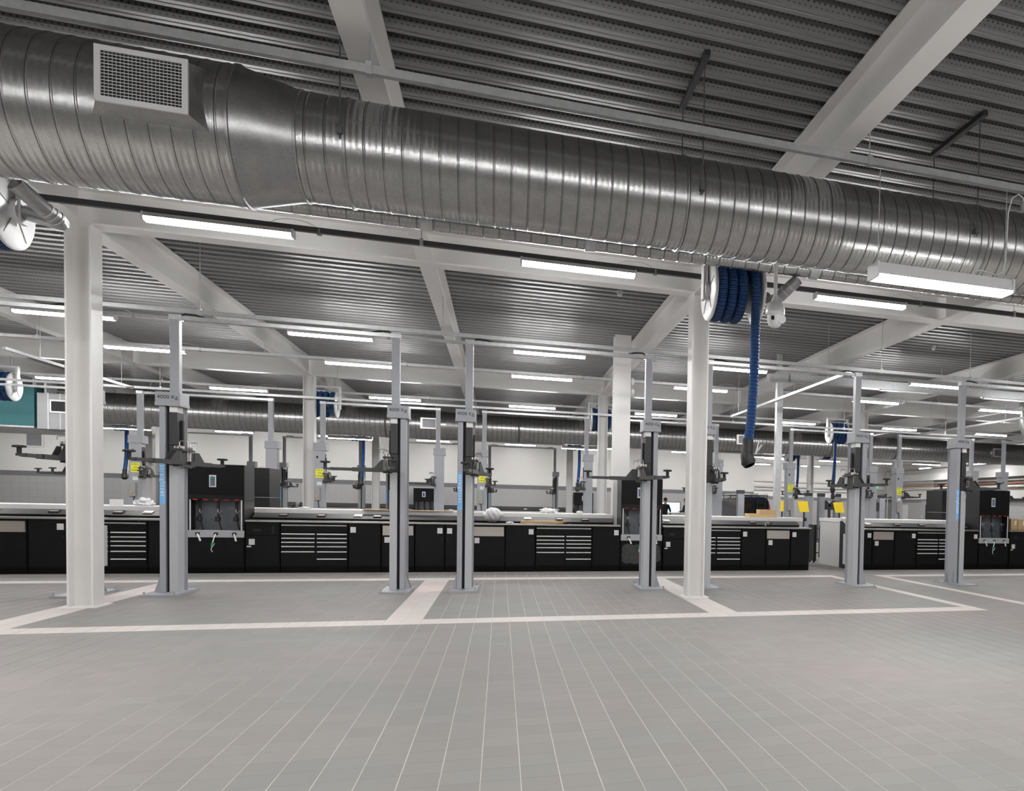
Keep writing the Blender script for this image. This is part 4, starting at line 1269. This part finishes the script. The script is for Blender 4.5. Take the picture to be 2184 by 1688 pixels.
reel = make_reel('exhaust hose reel with white flanges, its long blue hose hanging beside the dome camera', 'exhaust hose reels', (2.70, 9.3, 4.09), 1.85)
make_reel('exhaust hose reel with white flange and silver elbow below the wide duct section', 'exhaust hose reels', (-4.70, 9.3, 4.09), 1.85, -1)
for (x, dr, mi) in ((-4.72, .2, 1), (2.95, .2, 1), (11.05, 1.75, -1), (-12.0, 1.75, -1)):
    make_reel('exhaust hose reel above the second lift row, ' + bay(x), 'reels over the second lift row', (x, 24.75, 4.08), dr, mi, dr > 1)
for x in (-12.55, -5.15, 2.85):
    make_reel('exhaust hose reel behind the rear duct, ' + bay(x), 'reels behind the rear duct', (x, 33.0, 4.0), 1.75)
for (x, y) in ((12.9, 34.0), (13.6, 31.4)):
    make_reel('exhaust hose reel near the mobile columns, ' + ('nearer the rear duct' if y < 33 else 'above the van side'), 'reels in the right-hand hall', (x, y, 4.0), 1.8)

# ------------------------------------------------------------------ dome camera and ceiling sensors
t = thing('dome_camera', 'white pan-tilt dome camera hanging on a pole below the large duct', 'camera', (2.945, 8.42, 3.50))
b = MB(); b.tube([(0, 0, .345), (0, 0, 4.76 - 3.50)], .022, 12); b.build('pole', 'white_gloss', t, smooth=True)
b = MB(); b.lathe([(.026, .35), (.04, .325), (.044, .30), (.08, .28), (.107, .228), (.114, .166), (.112, .145), (.103, .14)], 32); b.build('housing', 'white_gloss', t, smooth=True)
b = MB(); b.lathe([(.012, .0), (.045, .008), (.07, .03), (.086, .07), (.09, .105), (.088, .14), (.02, .1405)], 28); hd = b.build('head', 'plastic_white', t, smooth=True)
b = MB(); b.bar((-.055, -.088, .07), (-.055, -.088, .115), .03, .012); b.build('lens', 'glass_dark', hd)
b = MB(); b.lathe([(.05, 0), (.052, .012)], 20, (.055, -.085, .09), 'y'); b.build('side_cover', 'white_gloss', hd, smooth=True)
for (x, y, lab) in ((1.95, 13.9, 'small white smoke detector on the deck between the central beam and the bolted beam'), (9.3, 15.6, 'small white smoke detector on the deck above the front lifts at the right'), (-8.2, 14.0, 'small white smoke detector on the deck left of the wide white column')):
    t = thing('smoke_detector', lab, 'detector', (x, y, Z_DECK))
    b = MB(); b.lathe([(.05, 0), (.055, -.02), (.05, -.055)], 16); b.build('base', 'plastic_white', t, smooth=True)
    b = MB(); b.lathe([(.04, -.0555), (.045, -.075), (.03, -.10)], 16); b.build('chamber', 'plastic_white', t, smooth=True)
# two round floodlight heads on the broad column
for z in (3.98, 4.22):
    t = thing('wall_sensor', 'round white head fixed on the side of the broad white column', 'sensor', (2.745, 17.55, z), group='round heads on the broad column')
    b = MB(); b.lathe([(.07, 0), (.09, .03), (.06, .07)], 16, (0, 0, 0), 'x'); b.build('head', 'white_paint', t, smooth=True)
    b = MB(); b.tube([(.07, 0, 0), (.09, 0, 0)], .03, 10); b.build('lens', 'plastic_white', t)

# ------------------------------------------------------------------ rear of the hall
for (x0, x1, lab) in ((-14.3, -9.2, 'next to the tall grey cabinet'), (-9.0, -4.05, 'ending at a rear dispenser'), (-3.0, 3.55, 'between the two rear dispensers')):
    t = thing('rear_workbench', 'long dark workbench at the tiled rear wall ' + lab, 'workbench', (x0, 41.0, 0), group='rear workbenches')
    w = x1 - x0
    b = MB(); b.box(0, w, .02, .75, .1, .96); b.build('cabinets', 'cabinet_black', t)
    b = MB(); b.box(.02, w - .02, .06, .7, 0, .0995); b.build('plinth', 'plinth_black', t)
    b = MB(); b.box(-.01, w + .01, -.02, .78, .9605, 1.0); b.build('worktop', 'steel', t)
    b = MB(); b.prism([(.42, 1.05), (.45, 1.005), (.78, 1.005), (.78, 1.22), (.70, 1.22)], 0, w, 'x'); sp = b.build('socket_panel', 'socket_panel', t)
    k = 1.0
    while k < w - .3:
        b = MB(); b.box(k - .08, k + .08, .47, .56, 1.08, 1.13); b.build('socket', 'aluminium', sp); k += 1.6
for x in (-4.0, 3.6):
    t = thing('rear_dispenser', 'black oil dispenser at the rear wall, ' + bay(x).replace('over', 'by'), 'dispenser', (x, 40.9, 0), group='rear dispensers')
    b = MB(); b.box(0, .95, 0, .85, .0, .7); b.build('lower_body', 'cabinet_black', t)
    b = MB(); b.box(0, .95, .3, .85, .7005, 1.3995); b.build('recess_back', 'film', t)
    for sx in (0, .91):
        b = MB(); b.box(sx, sx + .04, 0, .2995, .7005, 1.3995); b.build('side_wall', 'cabinet_side', t)
    b = MB(); b.box(0, .95, 0, .85, 1.40, 2.02); b.build('upper_body', 'cabinet_black', t)
    b = MB(); b.box(.38, .53, -.012, -.0005, 1.6, 1.85); kp = b.build('keypad_plate', 'plastic_white', t)
    b = MB(); b.box(.41, .50, -.016, -.0125, 1.63, 1.81); b.build('keypad', 'film_mark', kp)
    for k in range(3):
        b = MB(); b.tube([(.2 + .27 * k, .15, 1.395), (.2 + .27 * k, .15, 1.1), (.25 + .27 * k, .15, .8)], [.03, .035, .02], 8); b.build('hose', 'rubber', t)
# pale blocked doors on the rear wall
b = MB(); b.box(-19.4, -18.75, 41.76, 41.795, 3.35, 4.05)
t = b.build('wall_vent', 'aluminium'); tag(t, 'grey ventilation grille on the rear wall below the teal bulkhead', 'vent')
b = MB(); b.box(-19.33, -18.82, 41.75, 41.7595, 3.42, 3.98); b.build('louvre', 'band_grey', t)
t = thing('wall_cabinet', 'tall narrow grey cabinet with yellow hook and black pole by the rear wall', 'cabinet', (-14.9, 41.3, 0))
b = MB(); b.box(-.35, .35, -.3, .3, 0, 2.95); b.build('body', 'lift_light', t)
b = MB(); b.tube([(0, 0, 2.95), (0, 0, 4.1)], .05, 8); b.build('pole', 'rubber', t)
b = MB(); b.box(-.3, .3, -.32, -.3005, 2.85, 2.95); b.build('hook_strip', 'yellow_board', t)

# dark van with roof ladders
t = thing('van', 'dark blue van seen from behind with ladders on the roof', 'van', (11.1, 34.0, 0))
W, H = .84, 1.93
body = MB()
sec = [(-W, .35), (-W - .01, .9), (-W + .03, 1.2), (-W + .13, 1.75), (-W + .22, 1.88), (-.45, H), (.45, H), (W - .22, 1.88), (W - .13, 1.75), (W - .03, 1.2), (W + .01, .9), (W, .35)]
body.prism(sec, .0, 3.3, 'y')
body.hexa([(-W, 3.3, .35), (W, 3.3, .35), (W - .05, 4.5, .35), (-W + .05, 4.5, .35), (-W + .1, 3.3, 1.85), (W - .1, 3.3, 1.85), (W - .1, 4.5, .95), (-W + .1, 4.5, .95)])
body.build('body', 'van_paint', t, bevel=.05)
for sx in (-1, 1):
    b = MB(); b.prism([(sx * .04, 1.12), (sx * .70, 1.12), (sx * .63, 1.66), (sx * .04, 1.70)], -.012, -.001, 'y'); b.build('rear_window', 'glass_dark', t)
    b = MB(); b.prism([(sx * .72, .95), (sx * .82, .95), (sx * .75, 1.6), (sx * .69, 1.6)], -.014, -.001, 'y'); b.build('tail_lamp', 'lamp_red', t)
    for yy in (.7, 3.5):
        b = MB(); b.lathe([(.2, -.1), (.33, -.11), (.34, .11), (.2, .12)], 24, (sx * .74, yy, .335), 'x'); b.build('wheel', 'rubber', t)
b = MB(); b.box(-.3, .3, -.02, -.0005, .72, .84); b.build('number_plate', 'paper', t)
b = MB(); b.box(-W, W, -.1, -.001, .36, .58); b.build('bumper', 'rubber', t)
b = MB()
for sx in (.12, .50): b.tube([(sx, -.07, .75), (sx, -.07, 1.7), (sx - .02, .08, 2.0)], .014, 6)
for k in range(5): b.tube([(.12, -.07, .85 + .2 * k), (.50, -.07, .85 + .2 * k)], .012, 6)
b.build('rear_ladder', 'rubber', t)
b = MB()
for y in (.3, 1.5, 2.7):
    b.box(-.8, .8, y, y + .04, 1.985, 2.02)
    for sx in (-.72, .70): b.box(sx, sx + .03, y, y + .04, 1.80, 1.985)
b.build('roof_rack', 'rubber', t)
b = MB()
for sx in (.1, .55):
    b.bar((sx, -.3, 2.06), (sx, 3.0, 2.06), .03, .07)
for k in range(10): b.bar((.1, -.2 + .33 * k, 2.06), (.55, -.2 + .33 * k, 2.06), .025, .025)
b.build('roof_ladder', 'aluminium', t)
b = MB()
for sx in (-.62, -.3):
    b.bar((sx, -.1, 2.06), (sx, 2.8, 2.06), .03, .07)
for k in range(9): b.bar((-.62, .0 + .33 * k, 2.06), (-.3, .0 + .33 * k, 2.06), .025, .025)
b.build('roof_ladder', 'aluminium', t)

# mobile column lifts in the alignment bay
for k, (x, y, lab) in enumerate(((12.45, 33.0, 'beside the van'), (13.2, 32.6, 'beside the yellow board nearest the bench gap'), (14.0, 33.0, 'beside the rear white column'), (14.85, 33.1, 'joined by the black crossbeam'), (15.45, 32.6, 'behind the half-hidden yellow board'), (17.1, 33.0, 'close to the last yellow board'), (9.65, 31.5, 'at the ladder side of the van'))):
    t = thing('mobile_column', 'grey mobile lifting column with dark cap ' + lab, 'lift column', (x, y, 0), group='mobile lifting columns')
    b = MB(); b.box(-.14, .14, -.12, .12, .05, 2.02); b.build('mast', 'lift_grey', t)
    b = MB(); b.box(-.15, .15, -.13, .13, 2.0205, 2.17); b.build('cap', 'socket_panel', t)
    b = MB(); b.box(-.3, .3, -.3, .3, 0, .0495); b.build('foot', 'lift_dark', t)
for (xa, xb, z, lab) in ((14.16, 14.68, 1.42, 'short black crossbeam held between mobile columns near the van'), (15.62, 16.94, 1.40, 'black crossbeam held between the mobile columns by the last yellow board')):
    t = thing('crossbeam', lab, 'beam', (xa, 33.0, z))
    w_ = xb - xa
    b = MB(); b.box(0, w_, -.07, .07, 0, .16); b.build('beam', 'lift_dark', t)
    for (p, q) in ((0, .35), (w_, w_ - .35)):
        e = .12 if p == 0 else -.12
        b = MB(); b.prism([(p, .1605), (q, .1605), (p + e, .42), (p, .42)], -.06, .06, 'y'); b.build('lifting_hook', 'lift_dark', t)
    b = MB(); b.box(w_ / 2 - .05, w_ / 2 + .05, -.05, .05, -z, -.0005); b.build('leg', 'lift_dark', t)
for x, y, lab in ((10.62, 26.6, 'yellow alignment board on a black stand near the bench gap'), (12.05, 26.6, 'yellow alignment board half hidden behind a lift post'), (13.15, 26.6, 'yellow alignment board close to the narrow lift post beyond'), (10.05, 27.4, 'yellow alignment board mostly hidden by the galvanised post')):
    t = thing('alignment_board', lab, 'board', (x, y, 0), group='yellow alignment boards')
    b = MB(); b.hexa([(-.17, -.02, 1.32), (.20, -.02, 1.32), (.20, .0, 1.32), (-.17, .0, 1.32), (-.24, .08, 1.70), (.16, .08, 1.72), (.16, .10, 1.72), (-.24, .10, 1.70)]); b.build('board', 'yellow_board', t)
    b = MB(); b.tube([(0, .02, .12), (0, .02, 1.319)], .028, 8); b.box(-.1, .1, -.03, .07, .98, 1.1); b.build('stand', 'rubber', t)
    b = MB(); b.box(-.35, .35, -.05, .09, .06, .12); b.box(-.05, .05, -.35, .35, .06, .1199); b.build('foot', 'rubber', t)
    b = MB()
    for sx, sy in ((-.32, .02), (.32, .02), (0, -.32), (0, .32)): b.tube([(sx - .02, sy, .03), (sx + .02, sy, .03)], .03, 10)
    b.build('casters', 'rubber', t)
# tool trolley and boxes seen through the gap
t = thing('trolley', 'black wire trolley with yellow boxes seen through the bench gap', 'trolley', (8.75, 21.6, 0))
b = MB()
for sx in (-.3, .3):
    for sy in (-.25, .25): b.box(sx - .02, sx + .02, sy - .02, sy + .02, .08, .95)
b.build('frame', 'rubber', t)
for z in (.12, .45, .85):
    b = MB(); b.box(-.32, .32, -.27, .27, z, z + .03); b.build('shelf', 'lift_dark', t)
b = MB()
for sx in (-.3, .3):
    for sy in (-.25, .25): b.tube([(sx - .02, sy, .04), (sx + .02, sy, .04)], .04, 10)
b.build('casters', 'rubber', t)
carton('carton', 'orange-brown carton on the middle shelf of the wire trolley', 8.55, 8.95, 21.45, 21.75, .4805, .70)
carton('carton', 'brown carton on the lowest shelf of the wire trolley', 8.57, 8.9, 21.45, 21.75, .1505, .33)

# people by the screen
def person(label, loc, rz, top, lean=0.0, dark='cloth_black', beard=False):
    t = thing('person', label, 'person', loc, rz)
    me = bpy.data.meshes.new('body')
    J = {'pelvis': (0, 0, .95), 'spine': (0, .02 + lean * .3, 1.15), 'chest': (0, .04 + lean * .7, 1.36), 'neck': (0, .06 + lean, 1.52), 'head0': (0, .08 + lean * 1.05, 1.60), 'head1': (0, .085 + lean * 1.1, 1.72),
         'shl': (-.19, .04 + lean * .85, 1.45), 'ell': (-.26, .10 + lean, 1.19), 'wrl': (-.14, .32 + lean, 1.16), 'hdl': (-.10, .40 + lean, 1.15),
         'shr': (.19, .04 + lean * .85, 1.45), 'elr': (.26, .10 + lean, 1.19), 'wrr': (.14, .32 + lean, 1.16), 'hdr': (.10, .40 + lean, 1.15),
         'hipl': (-.10, 0, .90), 'knl': (-.11, .03, .50), 'anl': (-.11, 0, .09), 'tol': (-.12, .17, .04),
         'hipr': (.10, 0, .90), 'knr': (.11, .03, .50), 'anr': (.11, 0, .09), 'tor': (.12, .17, .04)}
    E = [('pelvis', 'spine'), ('spine', 'chest'), ('chest', 'neck'), ('neck', 'head0'), ('head0', 'head1'), ('chest', 'shl'), ('shl', 'ell'), ('ell', 'wrl'), ('wrl', 'hdl'), ('chest', 'shr'), ('shr', 'elr'), ('elr', 'wrr'), ('wrr', 'hdr'),
         ('pelvis', 'hipl'), ('hipl', 'knl'), ('knl', 'anl'), ('anl', 'tol'), ('pelvis', 'hipr'), ('hipr', 'knr'), ('knr', 'anr'), ('anr', 'tor')]
    rad = {'pelvis': (.15, .12), 'spine': (.15, .11), 'chest': (.17, .12), 'neck': (.055, .06), 'head0': (.075, .085), 'head1': (.08, .095), 'shl': .07, 'shr': .07, 'ell': .05, 'elr': .05, 'wrl': .035, 'wrr': .035, 'hdl': .035, 'hdr': .035,
           'hipl': .095, 'hipr': .095, 'knl': .065, 'knr': .065, 'anl': .045, 'anr': .045, 'tol': .04, 'tor': .04}
    names = list(J); idx = {n: i for i, n in enumerate(names)}
    me.from_pydata([J[n] for n in names], [(idx[a], idx[b_]) for a, b_ in E], [])
    o = put('body', me, t)
    o.modifiers.new('skin', 'SKIN')
    lay = me.skin_vertices[0].data if me.skin_vertices else None
    if lay is None:
        bm = bmesh.new(); bm.from_mesh(me); bm.verts.layers.skin.verify(); bm.to_mesh(me); bm.free(); lay = me.skin_vertices[0].data
    for n, i in idx.items():
        r_ = rad[n]; lay[i].radius = r_ if isinstance(r_, tuple) else (r_, r_)
        lay[i].use_root = (n == 'pelvis')
    sub = o.modifiers.new('sub', 'SUBSURF'); sub.levels = 2; sub.render_levels = 2
    dg = bpy.context.evaluated_depsgraph_get()
    ev = bpy.data.meshes.new_from_object(o.evaluated_get(dg))
    o.modifiers.clear(); o.data = ev
    ev.materials.clear(); ev.materials.append(MATS[dark]); ev.materials.append(MATS['skin'])
    hz = J['neck'][2] - .01
    for p in ev.polygons:
        p.use_smooth = True
        hand = p.center.y > .30 + lean and 1.05 < p.center.z < 1.25
        p.material_index = 1 if (p.center.z > hz or hand) else 0
    hc = Vector(J['head1'])
    # fingers
    for sx in (-1, 1):
        hd = Vector(J['hdl'] if sx < 0 else J['hdr'])
        for k in range(4):
            b = MB(); x = hd.x + (k - 1.5) * .02
            b.tube([(x, hd.y, hd.z), (x, hd.y + .05, hd.z - .002), (x, hd.y + .085 - .008 * abs(k - 1.3), hd.z - .02)], [.011, .010, .008], 6); b.build('finger', 'skin', o, smooth=True)
        b = MB(); b.tube([(hd.x - sx * .03, hd.y - .03, hd.z), (hd.x - sx * .06, hd.y + .01, hd.z - .005), (hd.x - sx * .06, hd.y + .04, hd.z - .01)], [.012, .011, .009], 6); b.build('thumb', 'skin', o, smooth=True)
    b = MB()
    n = 16
    prof = [(.001, .125), (.05, .115), (.085, .08), (.098, .03), (.095, -.02), (.08, -.05)]
    for (r_, z) in prof: pass
    b.lathe([(r_, z) for r_, z in prof][::-1], n, (hc.x, hc.y - .018, hc.z + .0)); b.build('hair', 'hair', o, smooth=True)
    b = MB(); b.tube([(hc.x, hc.y + .085, hc.z - .01), (hc.x, hc.y + .118, hc.z - .045), (hc.x, hc.y + .088, hc.z - .055)], [.010, .014, .010], 8); b.build('nose', 'skin', o, smooth=True)
    for sx in (-1, 1):
        b = MB(); b.lathe([(.004, -.012), (.012, 0), (.004, .012)], 8, (hc.x + sx * .033, hc.y + .084, hc.z - .01), 'z'); b.build('eye', 'hair', o)
        b = MB(); b.tube([(hc.x + sx * .085, hc.y + .0, hc.z + .01), (hc.x + sx * .092, hc.y - .005, hc.z - .02), (hc.x + sx * .082, hc.y, hc.z - .05)], [.01, .016, .008], 8); b.build('ear', 'skin', o, smooth=True)
    b = MB(); b.bar((hc.x - .025, hc.y + .083, hc.z - .082), (hc.x + .025, hc.y + .083, hc.z - .082), .012, .008); b.build('mouth', 'lamp_red', o)
    return t
person('person in black clothes with short dark hair facing a lit screen', (7.55, 37.3, 0), R(-40), 1.75, .05)
person('person in dark jacket standing close behind the one in black', (6.95, 37.75, 0), R(-35), 1.7, .05, 'cloth_dark')
person('person in dark clothes on the far side of the lit screen', (8.75, 37.4, 0), R(50), 1.72, .04, 'cloth_dark')
t = thing('computer_desk', 'dark desk with a large lit screen beside three people', 'desk', (8.1, 38.3, 0))
b = MB(); b.box(-1.1, 1.1, -.35, .35, .92, .96); b.build('top', 'cabinet_black', t)
b = MB()
for sx in (-1.0, 1.0): b.box(sx - .03, sx + .03, -.3, .3, 0, .9195)
b.build('legs', 'rubber', t)
t = thing('monitor', 'wide lit computer screen on the dark desk', 'monitor', (8.1, 38.4, .9605))
b = MB(); b.box(-.5, .5, -.02, .02, .10, .68); b.build('case', 'rubber', t)
b = MB(); b.box(-.47, .47, -.024, -.0205, .13, .65); b.build('screen', 'screen', t)
b = MB(); b.box(-.15, .15, -.1, .1, 0, .02); b.box(-.03, .03, .0205, .05, .0, .3); b.build('stand', 'rubber', t)

# right-hand wall: rails, pipes, door, sign
def wallbar(label, z0, z1, depth, m, y0=-2, y1=51.9, name='wall_rail', cat='rail', r=None):
    t = thing(name, label, cat, (X_R, 0, 0))
    b = MB(); b.box(-depth, -.002, y0, y1, z0, z1); b.build('cladding', m, t)
    k = y0 + 1
    while k < y1 - 1:
        b = MB(); b.box(-depth - .01, -depth - .0005, k, k + .06, z0, z1); b.build('joint', m, t); k += 6
    return t
wallbar('white boxed rail high on the right-hand wall', 3.55, 4.0, .35, 'white_paint')
wallbar('white boxed rail at head height on the right-hand wall', 2.3, 2.74, .35, 'white_paint', y1=46)
wallbar('brown recessed panel strip between the white wall rails', 2.75, 3.54, .05, 'brown_panel', y1=46, name='wall_panel', cat='panel')
for z, r_, m_, lab in ((3.36, .05, 'galv', 'galvanised pipe along the right-hand wall'), (3.2, .035, 'copper', 'reddish pipe along the right-hand wall'), (3.0, .06, 'white_paint', 'white pipe along the right-hand wall'), (4.35, .04, 'steel_brushed', 'thin brass-coloured pipe high on the right-hand wall')):
    t = thing('wall_pipe', lab, 'pipe', (X_R - .2, 0, z))
    b = MB(); b.tube([(0, -2, 0), (0, 51.5, 0)], r_, 8); b.build('pipe', m_, t)
    for k in range(8):
        b = MB(); b.box(-.02, .2, 1 + 6 * k, 1.05 + 6 * k, -r_ - .02, -r_); b.build('bracket', m_, t)
for z, r_, lab in ((3.35, .06, 'upper white pipe on the far right wall'), (3.0, .09, 'thick white pipe on the far right wall'), (2.75, .05, 'lower white pipe on the far right wall')):
    t = thing('wall_pipe', lab, 'pipe', (0, Y_B - .15, z))
    b = MB(); b.tube([(13.7, 0, 0), (27.0, 0, 0)], r_, 8); b.build('pipe', 'white_paint', t)
    for k in range(5):
        b = MB(); b.box(14.2 + 2.8 * k, 14.25 + 2.8 * k, -.02, .15, -r_ - .02, -r_); b.build('bracket', 'white_paint', t)
t = thing('drop_pipe', 'brass-coloured vertical pipe in the far corner of the hall', 'pipe', (27.0, 51.6, 0))
b = MB(); b.tube([(0, 0, .2), (0, 0, 4.3), (.2, -.1, 4.36), (.55, -.3, 4.37)], .06, 8); b.build('pipe', 'steel_brushed', t, smooth=True)
b = MB(); b.tube([(.25, 0, .2), (.25, 0, 4.25)], .04, 8); b.build('pipe', 'white_paint', t)
b = MB(); b.box(-.1, .3, .05, .395, .0, .2); b.build('boot', 'plastic_grey', t)
t = thing('exit_sign', 'small green exit sign on the far wall', 'sign', (26.4, Y_B - .002, 3.05))
b = MB(); b.box(-.25, .25, -.04, 0, 0, .22); b.build('case', 'plastic_white', t)
b = MB(); b.box(-.23, .23, -.046, -.0405, .02, .20); b.build('face', 'exit_green', t)
b = MB(); b.box(X_R - .06, X_R - .002, 46.3, 47.5, 0, 2.15)
dr = struct(b.build('door_1', 'door_grey'))
b = MB(); b.box(X_R - .07, X_R - .0605, 46.75, 46.95, .9, 1.9); b.build('door_glass', 'glass_dark', dr)
b = MB(); b.box(X_R - .12, X_R - .0605, 47.32, 47.38, 1.0, 1.12); b.build('door_handle', 'aluminium', dr)
b = MB(); b.box(X_R - .06, X_R - .002, 49.4, 50.3, 0, 1.9); dr = struct(b.build('door_2', 'white_paint'))
b = MB(); b.box(X_R - .1, X_R - .0605, 49.5, 49.56, 1.0, 1.1); b.build('door_handle', 'aluminium', dr)
# silver exhaust pipe dropping at the far right
t = thing('exhaust_pipe', 'silver exhaust pipe slanting down from the roof at the far right', 'pipe', (.72, 19.8, 0))
b = MB(); b.tube([(14.2, 0, 5.2), (14.2, 0, 4.3), (14.28, 0, 3.95), (14.75, 0, 3.0), (14.95, 0, 2.85), (15.4, 0, 2.85)], .085, 14); b.build('pipe', 'duct_plain', t, smooth=True)
for p, q in (((14.40, 0, 3.72), (14.43, 0, 3.66)), ((14.6, 0, 3.31), (14.63, 0, 3.25))):
    b = MB(); b.tube([p, q], .092, 14); b.build('band', 'galv', t)
